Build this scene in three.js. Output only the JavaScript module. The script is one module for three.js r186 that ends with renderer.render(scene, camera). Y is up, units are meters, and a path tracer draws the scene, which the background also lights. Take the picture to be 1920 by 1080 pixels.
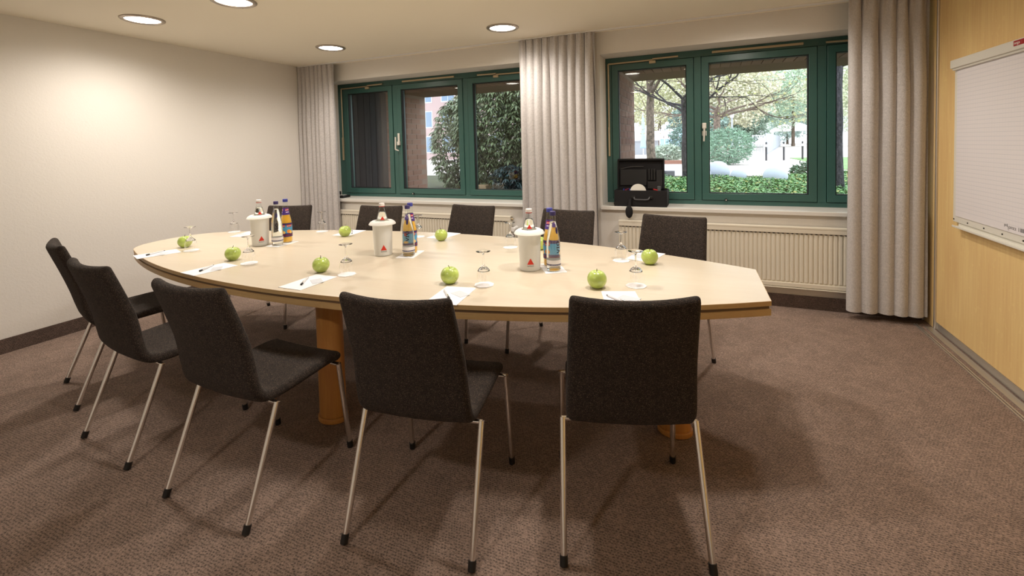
import * as THREE from 'three';
import { RoundedBoxGeometry } from 'three/addons/geometries/RoundedBoxGeometry.js';
import { mergeGeometries, mergeVertices } from 'three/addons/utils/BufferGeometryUtils.js';

// ---------------------------------------------------------------- camera, sky, exposure
const scene = new THREE.Scene();
const renderer = new THREE.WebGLRenderer({ antialias: true });
renderer.toneMapping = THREE.LinearToneMapping;
renderer.toneMappingExposure = 1.0;
renderer.shadowMap.enabled = true;
const camera = new THREE.PerspectiveCamera(64.39, 1920 / 1080, 0.05, 400);
camera.position.set(4.651, 1.3905, 4.308);
camera.rotation.set(-0.0412, 0.3989, -0.0259, 'YXZ');
camera.setViewOffset(1920, 1080, -6.2, 231.75, 1920, 1080);
scene.background = new THREE.Color().setRGB(0.93, 1.0, 1.09);   // bright overcast sky
scene.backgroundIntensity = 3.0;
const LAMP_COLOR = new THREE.Color().setRGB(1.0, 0.905, 0.81);
const LAMP_CANDELA = 6.3;

// ---------------------------------------------------------------- measures (metres)
const H = 2.427, W = 6.144, ZB = 5.45;        // ceiling height, room width, wall behind the camera
const YT = 0.721;                             // table top
const ZF = -0.26;                             // inner face of the window frames
const YS = 0.8;                               // top of the window sills

// ---------------------------------------------------------------- helpers
function rng(seed) { let a = seed >>> 0; return () => { a = (a + 0x6D2B79F5) | 0; let t = Math.imul(a ^ (a >>> 15), 1 | a); t = (t + Math.imul(t ^ (t >>> 7), 61 | t)) ^ t; return ((t ^ (t >>> 14)) >>> 0) / 4294967296; }; }
const V = (x, y, z) => new THREE.Vector3(x, y, z);
const used = {};
function numbered(n) { used[n] = (used[n] ?? -1) + 1; return used[n] ? n + '_' + String(used[n]).padStart(3, '0') : n; }
function metreUV(g) {
  g = g.index ? g.toNonIndexed() : g;
  const p = g.attributes.position, uv = new Float32Array(p.count * 2), a = V(), b = V(), c = V(), n = V();
  for (let i = 0; i < p.count; i += 3) {
    a.fromBufferAttribute(p, i); b.fromBufferAttribute(p, i + 1); c.fromBufferAttribute(p, i + 2);
    n.copy(b).sub(a).cross(c.clone().sub(a));
    const x = Math.abs(n.x), y = Math.abs(n.y), z = Math.abs(n.z);
    [a, b, c].forEach((q, k) => {
      const u = (i + k) * 2;
      if (y >= x && y >= z) { uv[u] = q.x; uv[u + 1] = q.z; } else if (x >= z) { uv[u] = q.z; uv[u + 1] = q.y; } else { uv[u] = q.x; uv[u + 1] = q.y; }
    });
  }
  g.setAttribute('uv', new THREE.BufferAttribute(uv, 2));
  return g;
}
function box(w, h, d, x = 0, y = 0, z = 0, r = 0) {
  const g = r ? new RoundedBoxGeometry(w, h, d, 2, Math.min(r, w / 2.01, h / 2.01, d / 2.01)) : new THREE.BoxGeometry(w, h, d);
  g.translate(x, y, z);
  return metreUV(g);
}
const span = (x0, x1, y0, y1, z0, z1, r = 0) => box(x1 - x0, y1 - y0, z1 - z0, (x0 + x1) / 2, (y0 + y1) / 2, (z0 + z1) / 2, r);
function cyl(a, b, r1, r2 = r1, seg = 14, open = false) {
  const d = b.clone().sub(a), g = new THREE.CylinderGeometry(r2, r1, d.length(), seg, 1, open);
  g.applyQuaternion(new THREE.Quaternion().setFromUnitVectors(V(0, 1, 0), d.clone().normalize()));
  g.translate((a.x + b.x) / 2, (a.y + b.y) / 2, (a.z + b.z) / 2);
  return g.toNonIndexed();
}
function tube(pts, r, seg = 24, rad = 8) { return new THREE.TubeGeometry(new THREE.CatmullRomCurve3(pts), seg, r, rad, false).toNonIndexed(); }
function lathe(pts, seg = 40) { return new THREE.LatheGeometry(pts.map(([x, y]) => new THREE.Vector2(x, y)), seg).toNonIndexed(); }
function smooth(pts, n = 40) { return new THREE.SplineCurve(pts.map(([x, y]) => new THREE.Vector2(x, y))).getPoints(n).map((p) => [Math.max(p.x, 0), p.y]); }
const merge = (l) => { for (const g of l) for (const k of Object.keys(g.attributes)) if (!['position', 'normal', 'uv'].includes(k)) g.deleteAttribute(k); return l.length === 1 ? l[0] : mergeGeometries(l.map((g) => (g.index ? g.toNonIndexed() : g))); };
function mesh(name, geo, mat, parent) {
  const m = new THREE.Mesh(Array.isArray(geo) ? merge(geo) : geo, mat);
  m.name = name; m.castShadow = m.receiveShadow = true;
  if (parent) parent.add(m);
  return m;
}
function tag(o, label, category, group) { o.userData.label = label; o.userData.category = category; if (group) o.userData.group = group; return o; }
function thing(name, label, category, pos = [0, 0, 0], turn = 0, group) {
  const o = new THREE.Group(); o.name = numbered(name); o.position.set(...pos); o.rotation.y = turn; scene.add(o);
  return tag(o, label, category, group);
}
function solo(name, label, category, geo, mat, group) { const m = mesh(numbered(name), geo, mat, scene); return tag(m, label, category, group); }
function struct(name, geo, mat, label, category) { const m = mesh(name, geo, mat, scene); m.userData.kind = 'structure'; if (label) tag(m, label, category); return m; }
function copyOf(o, label, pos, turn) { const c = o.clone(); c.name = numbered(o.name.replace(/_\d{3}$/, '')); c.position.set(...pos); c.rotation.y = turn; c.userData = { ...o.userData, label }; scene.add(c); return c; }

// ---------------------------------------------------------------- textures
function lattice(w, h, px, py, seed) {          // smooth periodic noise 0..1
  const r = rng(seed), L = Float32Array.from({ length: px * py }, r), out = new Float32Array(w * h), s = (t) => t * t * (3 - 2 * t);
  for (let j = 0; j < h; j++) {
    const v = j / h * py, y0 = Math.floor(v), fy = s(v - y0), y1 = (y0 + 1) % py;
    for (let i = 0; i < w; i++) {
      const u = i / w * px, x0 = Math.floor(u), fx = s(u - x0), x1 = (x0 + 1) % px;
      out[j * w + i] = (L[y0 * px + x0] * (1 - fx) + L[y0 * px + x1] * fx) * (1 - fy) + (L[y1 * px + x0] * (1 - fx) + L[y1 * px + x1] * fx) * fy;
    }
  }
  return out;
}
function dataTex(w, h, fn, tile, srgb = true) {
  const d = new Uint8Array(w * h * 4);
  for (let j = 0; j < h; j++) for (let i = 0; i < w; i++) { const c = fn(i, j, j * w + i), k = (j * w + i) * 4; d[k] = Math.max(0, Math.min(255, c[0])); d[k + 1] = Math.max(0, Math.min(255, c[1])); d[k + 2] = Math.max(0, Math.min(255, c[2])); d[k + 3] = 255; }
  const t = new THREE.DataTexture(d, w, h);
  t.wrapS = t.wrapT = THREE.RepeatWrapping; t.magFilter = THREE.LinearFilter; t.minFilter = THREE.LinearMipmapLinearFilter; t.generateMipmaps = true;
  if (srgb) t.colorSpace = THREE.SRGBColorSpace;
  t.repeat.set(1 / tile[0], 1 / tile[1]); t.needsUpdate = true;
  return t;
}
function canvasTex(w, h, draw) {
  const c = document.createElement('canvas'); c.width = w; c.height = h; draw(c.getContext('2d'), w, h);
  const t = new THREE.CanvasTexture(c); t.colorSpace = THREE.SRGBColorSpace; t.anisotropy = 8; return t;
}
function std(rgb, roughness = 0.6, extra = {}) { const m = new THREE.MeshStandardMaterial({ roughness, ...extra }); m.color.setRGB(...rgb); return m; }
function phys(rgb, roughness, extra = {}) { const m = new THREE.MeshPhysicalMaterial({ roughness, ...extra }); m.color.setRGB(...rgb); return m; }

// carpet: rows of short dark loops
const carpet = (() => {
  const N = 1024, n1 = lattice(N, N, 256, 256, 1), n2 = lattice(N, N, 12, 12, 2), n3 = lattice(N, N, 512, 512, 3), dash = new Float32Array(N * N), r = rng(7);
  const cols = 72, rows = 76, cw = N / cols, rh = N / rows;
  for (let j = 0; j < rows; j++) for (let i = 0; i < cols; i++) {
    if (r() < 0.15) continue;
    const cx = (i + 0.5 + (j % 2 ? 0.5 : 0) + (r() - 0.5) * 0.35) * cw, cy = (j + 0.5 + (r() - 0.5) * 0.4) * rh, a = cw * (0.30 + r() * 0.14), b = rh * 0.23, k = 0.55 + r() * 0.45;
    for (let y = -9; y <= 9; y++) for (let x = -13; x <= 13; x++) {
      const d = (x / a) ** 2 + (y / b) ** 2; if (d > 2.4) continue;
      const q = ((Math.round(cy + y) + N) % N) * N + (Math.round(cx + x) + N) % N; dash[q] = Math.max(dash[q], k * Math.exp(-d));
    }
  }
  const lum = (k) => 0.74 + 0.24 * n1[k] + 0.36 * n3[k] + 0.09 * (n2[k] - 0.5) - 0.5 * dash[k];
  return {
    map: dataTex(N, N, (i, j, k) => { const l = lum(k); return [138 * l, 118 * l, 106 * l]; }, [0.8, 0.8]),
    bump: dataTex(N, N, (i, j, k) => { const l = 255 * (0.35 + 0.3 * n3[k] + 0.25 * n1[k] - 0.5 * dash[k]); return [l, l, l]; }, [0.8, 0.8], false),
  };
})();
const fabricTex = (() => {                       // dark tweed with light flecks
  const N = 512, n1 = lattice(N, N, 110, 190, 11), n2 = lattice(N, N, 170, 220, 12), n3 = lattice(N, N, 20, 40, 13);
  const f = (k) => { const w = n1[k] * 0.6 + n2[k] * 0.5; return w > 0.70 ? 0.62 + (w - 0.70) * 2.4 : 0.17 + 0.36 * w; };
  return {
    map: dataTex(N, N, (i, j, k) => { const l = f(k) * (0.85 + 0.3 * n3[k]); return [110 * l, 93 * l, 82 * l]; }, [0.17, 0.17]),
    bump: dataTex(N, N, (i, j, k) => { const l = 255 * (0.5 * n1[k] + 0.5 * n2[k]); return [l, l, l]; }, [0.17, 0.17], false),
  };
})();
const curtainTex = (() => {
  const N = 512, a = lattice(N, N, 256, 32, 21), b = lattice(N, N, 32, 256, 22), c = lattice(N, N, 200, 200, 23);
  return dataTex(N, N, (i, j, k) => { const l = 0.86 + 0.12 * a[k] + 0.1 * b[k] + 0.12 * c[k]; return [190 * l, 186 * l, 184 * l]; }, [0.25, 0.25]);
})();
function woodTex(seed, base, contrast, tile, vertical = true) {
  const N = 1024, g1 = lattice(N, N, 96, 5, seed), g2 = lattice(N, N, 256, 10, seed + 1), g3 = lattice(N, N, 14, 3, seed + 2), g4 = lattice(N, N, 6, 4, seed + 3), fl = lattice(N, N, 90, 60, seed + 4);
  return dataTex(N, N, (i, j) => {
    const k = vertical ? j * N + i : i * N + j;
    const l = 1 + contrast * (0.5 * (g1[k] - 0.5) + 0.35 * (g2[k] - 0.5) + 0.5 * (g3[k] - 0.5) + 0.35 * (g4[k] - 0.5) + (fl[k] > 0.86 ? 0.25 : 0));
    return [base[0] * (0.5 + 0.5 * l), base[1] * l, base[2] * (l * 1.2 - 0.2)];
  }, tile);
}
const plasterBump = (() => { const N = 512, a = lattice(N, N, 64, 64, 31), b = lattice(N, N, 200, 200, 32); return dataTex(N, N, (i, j, k) => { const l = 255 * (0.5 * a[k] + 0.5 * b[k]); return [l, l, l]; }, [0.6, 0.6], false); })();

// ---------------------------------------------------------------- materials
const M = {
  wall: std([0.80, 0.77, 0.72], 0.85, { bumpMap: plasterBump, bumpScale: 0.0008 }),
  ceiling: std([0.95, 0.89, 0.75], 0.9),
  carpet: std([1, 1, 1], 0.95, { map: carpet.map, bumpMap: carpet.bump, bumpScale: 0.003 }),
  skirting: std([0.42, 0.40, 0.40], 0.95, { map: carpet.map, bumpMap: carpet.bump, bumpScale: 0.002 }),
  fabric: std([1, 1, 1], 0.95, { map: fabricTex.map, bumpMap: fabricTex.bump, bumpScale: 0.0012 }),
  curtain: std([1, 1, 1], 0.92, { map: curtainTex, side: THREE.DoubleSide }),
  tableTop: phys([1, 1, 1], 0.32, { map: woodTex(41, [211, 199, 178], 0.04, [1.1, 1.1], false) }),
  edge: std([1, 1, 1], 0.45, { map: woodTex(41, [214, 180, 128], 0.12, [0.9, 0.9], false) }),
  groove: std([0.20, 0.13, 0.075], 0.6),
  pedestal: std([1, 1, 1], 0.4, { map: woodTex(55, [201, 142, 74], 0.16, [0.5, 0.8]) }),
  panel: std([1, 1, 1], 0.42, { map: woodTex(61, [240, 206, 143], 0.11, [1.3, 1.3]) }),
  chrome: std([0.90, 0.89, 0.87], 0.1, { metalness: 1 }),
  alu: std([0.70, 0.67, 0.62], 0.38, { metalness: 0.85 }),
  steelRing: std([0.48, 0.42, 0.36], 0.35, { metalness: 0.9 }),
  black: std([0.009, 0.0085, 0.0085], 0.5),
  blackCloth: std([0.009, 0.008, 0.009], 0.9),
  green: std([0.044, 0.118, 0.102], 0.28),
  gasket: std([0.008, 0.008, 0.008], 0.6),
  brass: std([0.56, 0.46, 0.30], 0.4, { metalness: 0.55 }),
  silverWhite: std([0.78, 0.76, 0.70], 0.35, { metalness: 0.3 }),
  pane: phys([0.97, 0.985, 0.98], 0.0, { transmission: 1, thickness: 0, ior: 1.5 }),
  glass: phys([1, 1, 1], 0.0, { transmission: 1, thickness: 0, ior: 1.75 }),
  solidGlass: phys([1, 1, 1], 0.0, { transmission: 1, thickness: 0.004, ior: 1.36 }),
  water: phys([0.985, 1, 0.985], 0.0, { transmission: 1, thickness: 0.05, ior: 1.36 }),
  sill: std([0.80, 0.78, 0.73], 0.35),
  radiator: std([0.78, 0.73, 0.61], 0.38),
  white: std([0.86, 0.85, 0.83], 0.55),
  paper: std([0.90, 0.90, 0.92], 0.8),
  frosted: phys([0.97, 0.965, 0.94], 0.5, { transmission: 0.4, thickness: 0 }),
  capWhite: std([0.82, 0.79, 0.77], 0.4), capRed: std([0.55, 0.03, 0.03], 0.4), capBlue: std([0.05, 0.06, 0.33], 0.4), capNavy: std([0.045, 0.035, 0.14], 0.4),
  juice: phys([0.86, 0.47, 0.03], 0.35, { clearcoat: 1, clearcoatRoughness: 0.05 }),
  board: std([0.80, 0.78, 0.70], 0.4),
};

// ================================================================ the room shell
struct('floor', [span(-0.3, W + 0.3, -0.2, 0, -0.35, ZB + 0.2)], M.carpet, 'brown woven carpet floor with rows of dark dashes', 'carpet');
{
  struct('ceiling', [span(-0.3, W + 0.3, H, H + 0.2, -0.35, ZB + 0.2)], M.ceiling, 'warm white plaster ceiling with round downlights', 'ceiling');
}
struct('wall_left', [span(-0.3, 0, -0.2, H, -0.35, ZB + 0.2)], M.wall, 'plain cream plaster wall at the left', 'wall');
struct('wall_front', [span(0, W, 0, H, ZB, ZB + 0.2)], M.wall, 'plain plaster wall opposite the windows', 'wall');
const O1 = [0.278, 3.02], O2 = [3.722, 6.09], YL = 2.224;
struct('wall_back', [
  span(0, W + 0.3, YL, H, -0.34, 0), span(0, W + 0.3, -0.2, YS - 0.035, -0.34, 0),
  span(0, O1[0], YS - 0.035, YL, -0.34, 0), span(O1[1], O2[0], YS - 0.035, YL, -0.34, 0), span(O2[1], W + 0.3, YS - 0.035, YL, -0.34, 0)], M.wall, 'cream plaster wall around the two windows', 'wall');
struct('baseboard_left', [span(0.0, 0.012, 0, 0.104, 0.012, ZB)], M.skirting, 'dark brown carpet skirting along the left wall', 'baseboard');
struct('baseboard_back', [span(0.0, W - 0.02, 0, 0.104, 0.0, 0.012)], M.skirting, 'dark brown carpet skirting under the radiators', 'baseboard');
struct('trim_1', [span(0.02, W - 0.02, H - 0.012, H, 0.09, 0.125, 0.003)], M.white, 'slim white curtain rail on the ceiling along the windows', 'curtain rail');

// right wall: folding partition of maple panels
{
  const w = struct('wall_right', [span(W + 0.012, W + 0.3, -0.2, H, 0, ZB + 0.2)], M.panel, 'maple veneer folding partition at the right', 'partition');
  mesh('post', [span(W - 0.005, W + 0.02, 0.0, H, 0.012, 0.172, 0.004)], M.panel, w);
  let z = 0.196;
  for (let i = 0; i < 5; i++) { const z1 = z + 1.03; mesh('panel', [span(W - 0.002, W + 0.03, 0.056, H, z, z1, 0.003)], M.panel, w); mesh('base_strip', [span(W - 0.001, W + 0.03, 0.004, 0.054, z, z1, 0.002)], M.alu, w); z = z1 + 0.004; }
  mesh('edge_profile', [span(W - 0.012, W + 0.02, 0, H, 0.174, 0.194, 0.004)], M.alu, w).userData.label = 'silver aluminium edge profile';
  const r = struct('trim_2', [span(W - 0.105, W - 0.098, 0, 0.006, 0.12, ZB, 0.002), span(W - 0.090, W - 0.082, 0, 0.006, 0.12, ZB, 0.002)], M.alu, 'thin pair of aluminium floor rails beside the partition', 'floor rail');
  struct('trim_3', [span(W - 0.055, W - 0.012, 0, 0.005, 0.16, ZB, 0.002)], M.alu, 'wide aluminium floor track under the partition', 'floor rail');
}

// ---------------------------------------------------------------- windows
function makeWindow(name, label, x0, x1, sashes, handleOn) {
  const w = new THREE.Group(); w.name = name; w.userData = { kind: 'structure', label, category: 'window' }; scene.add(w);
  const yb = YS - 0.005, yt = YL, z0 = ZF - 0.075, z1 = ZF, s = sashes;
  const bars = [span(x0, x1, s.y1, yt, z0, z1, 0.004), span(x0, x1, yb, s.y0, z0, z1, 0.004), span(x0, s.x[0][0], s.y0, s.y1, z0, z1, 0.003), span(s.x[2][1], x1, s.y0, s.y1, z0, z1, 0.003)];
  for (let i = 0; i < 2; i++) bars.push(span(s.x[i][1], s.x[i + 1][0], s.y0, s.y1, z0, z1, 0.003));
  for (const [a, b] of s.x) bars.push(span(a - 0.02, a + 0.014, s.y0, s.y1, z0 - 0.022, z0 - 0.0005), span(b - 0.014, b + 0.02, s.y0, s.y1, z0 - 0.022, z0 - 0.0005), span(a, b, s.y0 - 0.02, s.y0 + 0.014, z0 - 0.022, z0 - 0.0005), span(a, b, s.y1 - 0.014, s.y1 + 0.02, z0 - 0.022, z0 - 0.0005));
  mesh('frame', bars, M.green, w);
  s.x.forEach(([a, b], i) => {
    const g = 0.003, A = a + g, B = b - g, y0 = s.y0 + g, y1 = s.y1 - g, t = 0.062, zi = z1 + 0.010;
    const sash = mesh('sash', [span(A, B, y1 - t, y1, z0, zi, 0.005), span(A, B, y0, y0 + t, z0, zi, 0.005), span(A, A + t, y0 + t - 0.006, y1 - t + 0.006, z0, zi, 0.005), span(B - t, B, y0 + t - 0.006, y1 - t + 0.006, z0, zi, 0.005)], M.green, w);
    mesh('gasket', [span(A + t, B - t, y1 - t - 0.006, y1 - t, zi - 0.05, zi - 0.012), span(A + t, B - t, y0 + t, y0 + t + 0.006, zi - 0.05, zi - 0.012), span(A + t, A + t + 0.006, y0 + t, y1 - t, zi - 0.05, zi - 0.012), span(B - t - 0.006, B - t, y0 + t, y1 - t, zi - 0.05, zi - 0.012)], M.gasket, sash);
    mesh('pane', [span(A + t - 0.003, B - t + 0.003, y0 + t - 0.003, y1 - t + 0.003, z1 - 0.046, z1 - 0.042)], M.pane, sash);
    const m = (A + B) / 2, L = B - A;
    if (i === 1) {
      const hx = A + 0.022;
      if (handleOn === 'key') mesh('handle', [span(hx - 0.014, hx + 0.014, 1.47, 1.575, zi, zi + 0.018, 0.004), span(hx - 0.018, hx + 0.018, 1.43, 1.475, zi, zi + 0.03, 0.004), cyl(V(hx - 0.03, 1.53, zi + 0.035), V(hx - 0.028, 1.38, zi + 0.045), 0.009, 0.009), cyl(V(hx - 0.028, 1.38, zi + 0.045), V(hx + 0.008, 1.365, zi + 0.03), 0.009, 0.007)], M.silverWhite, sash).userData.label = 'silver lockable handle';
      else mesh('handle', [span(hx - 0.018, hx + 0.018, 1.50, 1.553, zi, zi + 0.026, 0.006), span(hx - 0.019, hx - 0.010, 1.435, 1.48, zi, zi + 0.01, 0.003), span(hx + 0.010, hx + 0.019, 1.435, 1.48, zi, zi + 0.01, 0.003), cyl(V(hx, 1.51, zi + 0.03), V(hx - 0.004, 1.385, zi + 0.034), 0.009, 0.007)], M.silverWhite, sash).userData.label = 'silver lever handle';
      mesh('closer_cover', [span(A + 0.09, B - 0.10, y1 + 0.022, y1 + 0.042, z1 - 0.002, z1 + 0.018, 0.004)], M.brass, sash).userData.label = 'brass coloured bar above the sash';
      mesh('lock_button', [cyl(V(A + 0.20, y0 + 0.004, zi), V(A + 0.20, y0 + 0.004, zi + 0.014), 0.013, 0.011, 14)], M.black, sash);
      mesh('lock_pin', [cyl(V(A + 0.20, y0 + 0.004, zi + 0.013), V(A + 0.20, y0 + 0.004, zi + 0.017), 0.005, 0.005, 10)], M.silverWhite, sash);
    } else {
      const left = i === 0, xm = left ? A + L * 0.52 : B - L * 0.52, e = left ? A - 0.03 : B + 0.03, dir = left ? 1 : -1;
      mesh('opener_rod', [cyl(V(e, y1 + 0.008, z1 + 0.012), V(xm, y1 + 0.012, z1 + 0.012), 0.008, 0.008, 10), cyl(V(xm, y1 + 0.02, z1 + 0.014), V(xm + dir * 0.23, y1 + 0.024, z1 + 0.014), 0.009, 0.009, 10), span(xm - 0.03, xm + 0.03, y1 - 0.022, y1 + 0.004, zi, zi + 0.018, 0.003)], M.brass, sash).userData.label = 'brass coloured opener linkage';
      mesh('opener_lever', [cyl(V(e, y1 + 0.008, z1 + 0.012), V(e, 1.55, z1 + 0.012), 0.008, 0.008, 10), span(e - 0.008, e + 0.008, 1.26, 1.55, z1 + 0.002, z1 + 0.028, 0.004)], M.brass, sash).userData.label = 'brass coloured hand lever';
    }
  });
  return w;
}
makeWindow('window_1', 'green framed three sash window at the left looking onto a shrub', O1[0], O1[1], { y0: 0.84, y1: 2.161, x: [[0.375, 1.133], [1.195, 2.106], [2.167, 2.925]] }, 'key');
makeWindow('window_2', 'green framed three sash window at the right looking onto white balls', O2[0], O2[1], { y0: 0.84, y1: 2.161, x: [[3.779, 4.536], [4.598, 5.508], [5.572, 6.035]] }, 'lever');
struct('trim_4', [span(O1[0] + 0.002, O1[1] - 0.002, YS - 0.033, YS, ZF, 0.0), span(O1[0] - 0.02, O1[1] + 0.02, YS - 0.033, YS, 0.0, 0.045, 0.004)], M.sill, 'white window sill under the left window', 'window sill');
struct('trim_5', [span(O2[0] + 0.002, O2[1] - 0.002, YS - 0.033, YS, ZF, 0.0), span(O2[0] - 0.005, W - 0.03, YS - 0.033, YS, 0.0, 0.045, 0.004)], M.sill, 'white window sill under the right window', 'window sill');

// ================================================================ ceiling lamps
{
  const ring = lathe([[0.112, -0.004], [0.116, -0.012], [0.13, -0.012], [0.141, -0.006], [0.142, 0.0], [0.112, 0.0], [0.112, -0.004]], 48);
  const disc = lathe([[0.0001, -0.009], [0.06, -0.008], [0.1, -0.006], [0.112, -0.002]], 48);
  const glow = std([1, 1, 1], 0.5, { emissive: new THREE.Color().setRGB(1, 0.94, 0.84), emissiveIntensity: 11 });
  const screw = cyl(V(0, -0.012, 0), V(0, -0.015, 0), 0.006, 0.005, 8);
  const spots = [[0.68, 2.14, 'round downlight nearest the left wall'], [1.67, 2.12, 'round downlight cut by the top edge of the photo'], [1.15, 0.72, 'round downlight above the left curtain and window'], [3.0, 0.60, 'round downlight in front of the middle curtain'],
    [4.97, 0.64, 'round downlight in front of the right window'], [3.62, 2.14, 'round downlight over the right half of the table'], [4.45, 2.14, 'round downlight over the right end of the table'], [3.3, 4.75, 'round downlight behind the camera']];
  for (const [x, z, label] of spots) {
    const t = thing('ceiling_downlight', label, 'ceiling lamp', [x, H, z], 0.4, 'round downlights in the ceiling');
    mesh('ring', ring, M.steelRing, t); mesh('diffuser', disc, glow, t);
    for (let k = 0; k < 3; k++) { const a = k * 2.094 + 0.4, s = mesh('screw', screw, M.chrome, t); s.position.set(Math.cos(a) * 0.127, 0, Math.sin(a) * 0.127); }
    const l = new THREE.SpotLight(LAMP_COLOR, LAMP_CANDELA, 0, 1.45, 0.6, 2); l.name = 'lamp_light'; l.position.set(0, -0.02, 0); l.target.position.set(0, -2, 0); l.castShadow = true; l.shadow.radius = 4.5;
    t.add(l); t.add(l.target);
  }
}

// ================================================================ curtains
function curtain(label, x0, x1, folds, seed, yb, amp, zc = 0.107) {
  const r = rng(seed), nx = folds * 18, ny = 26, ph = [], P = [], UV = [], I = [];
  let acc = 0; const bend = Array.from({ length: folds * 2 + 2 }, () => 0.6 + r() * 0.9), tot = bend.reduce((a, b) => a + b, 0);
  for (let i = 0; i <= nx; i++) { const f = i / nx * (bend.length - 1), k = Math.floor(f), q = f - k; ph.push(acc); acc += ((bend[k] * (1 - q)) + (bend[Math.min(k + 1, bend.length - 1)] * q)) / nx; }
  const pk = ph.map((p) => p / acc * folds * Math.PI * 2), wob = Array.from({ length: folds + 2 }, () => r() * 6.28), am = Array.from({ length: folds + 2 }, () => 0.65 + r() * 0.6);
  for (let side = 0; side < 2; side++) for (let j = 0; j <= ny; j++) for (let i = 0; i <= nx; i++) {
    const v = j / ny, u = i / nx, p = pk[i], fi = Math.min(Math.floor(p / 6.2832), folds), y = H - 0.014 - v * (H - 0.014 - yb);
    const grow = Math.min(1, 0.35 + v * 2.2), a = amp * grow * (am[fi] * (1 - (p / 6.2832 - fi)) + am[fi + 1] * (p / 6.2832 - fi));
    const pinch = Math.exp(-v * 22) * 0.011 * Math.sin(p * 3.0 + 1), sw = 0.35 * Math.sin(v * 3 + wob[fi]);
    const s = Math.sin(p + sw), z = zc + a * (s * (0.72 + 0.28 * s * s)) + pinch + (side ? -0.002 : 0.002);
    const x = x0 + (x1 - x0) * u - Math.cos(p + sw) * a * 0.66 * Math.sin(Math.PI * Math.min(1, Math.min(u, 1 - u) * 12 + 0.001) / 2) + (v > 0.6 ? (v - 0.6) * 0.02 * (u - 0.5) : 0);
    P.push(Math.max(0.004, Math.min(W - 0.025, x)), y, z); UV.push(u * (x1 - x0) * 1.5, y);
  }
  const row = nx + 1, off = row * (ny + 1);
  for (let j = 0; j < ny; j++) for (let i = 0; i < nx; i++) { const a = j * row + i, b = a + 1, c = a + row, d = c + 1; I.push(a, c, b, b, c, d, a + off, b + off, c + off, b + off, d + off, c + off); }
  for (let i = 0; i < nx; i++) { const a = ny * row + i; I.push(a, a + off, a + 1, a + 1, a + off, a + 1 + off); }
  for (let j = 0; j < ny; j++) for (const e of [0, nx]) { const a = j * row + e, c = a + row; I.push(a, a + off, c, c, a + off, c + off); }
  const g = new THREE.BufferGeometry(); g.setAttribute('position', new THREE.Float32BufferAttribute(P, 3)); g.setAttribute('uv', new THREE.Float32BufferAttribute(UV, 2)); g.setIndex(I); g.computeVertexNormals();
  return solo('curtain', label, 'curtain', g, M.curtain, 'grey curtains');
}
curtain('grey curtain hanging in the left corner of the room', 0.006, 0.575, 8, 5, 0.06, 0.042);
curtain('grey gathered curtain hanging between the two windows', 2.955, 3.70, 9, 9, 0.06, 0.044, 0.112);
curtain('grey curtain hanging beside the maple partition', 5.628, 6.112, 5, 23, 0.062, 0.05, 0.128);

// ================================================================ radiators
function radiator(label, x0, x1, y0, y1, valveRight) {
  const t = thing('radiator', label, 'radiator', [x0, y0, 0], 0, 'cream panel radiators');
  const L = x1 - x0, h = y1 - y0, pitch = 0.0330, n = Math.floor((L - 0.03) / pitch), off = (L - n * pitch) / 2;
  mesh('panel', [span(0, L, 0, h, 0.02, 0.048, 0.004)], M.radiator, t);
  mesh('top_grille', [span(0, L, h - 0.016, h + 0.001, 0.006, 0.062, 0.004), span(0, L, h - 0.05, h - 0.014, 0.046, 0.0605, 0.003)], M.radiator, t);
  mesh('bottom_rail', [span(0, L, 0.0, 0.034, 0.046, 0.0605, 0.004), span(0, L, -0.012, -0.004, 0.03, 0.066, 0.002)], M.radiator, t);
  const rib = box(0.025, h - 0.095, 0.016, 0, h / 2 - 0.006, 0.0485, 0.007), slot = box(0.016, 0.006, 0.004, 0, h - 0.053, 0.0585);
  for (let i = 0; i < n; i++) { const x = off + (i + 0.5) * pitch; const r = mesh('rib', rib, M.radiator, t); r.position.x = x; const s = mesh('vent_slot', slot, M.gasket, t); s.position.x = x; }
  for (const q of [0.12, 0.86]) mesh('bracket', [span(L * q, L * q + 0.05, 0.03, h - 0.03, 0.0, 0.021)], M.radiator, t);
  if (valveRight) {
    mesh('vent_screw', [cyl(V(L, h - 0.03, 0.035), V(L + 0.022, h - 0.03, 0.035), 0.012, 0.010, 12)], M.brass, t);
    mesh('thermostat', [cyl(V(L, h - 0.125, 0.03), V(L + 0.045, h - 0.125, 0.03), 0.01, 0.01, 10), cyl(V(L + 0.045, h - 0.125, 0.005), V(L + 0.045, h - 0.125, 0.105), 0.024, 0.02, 18)], M.white, t);
    mesh('pipe', [cyl(V(L + 0.045, h - 0.13, 0.03), V(L + 0.045, -y0 + 0.104, 0.03), 0.009, 0.009, 10)], M.radiator, t);
  }
  return t;
}
radiator('long cream panel radiator under the left window', 0.535, 2.79, 0.175, 0.668, true);
radiator('cream ribbed panel radiator under the right window', 3.882, 5.78, 0.183, 0.674, false);

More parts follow.
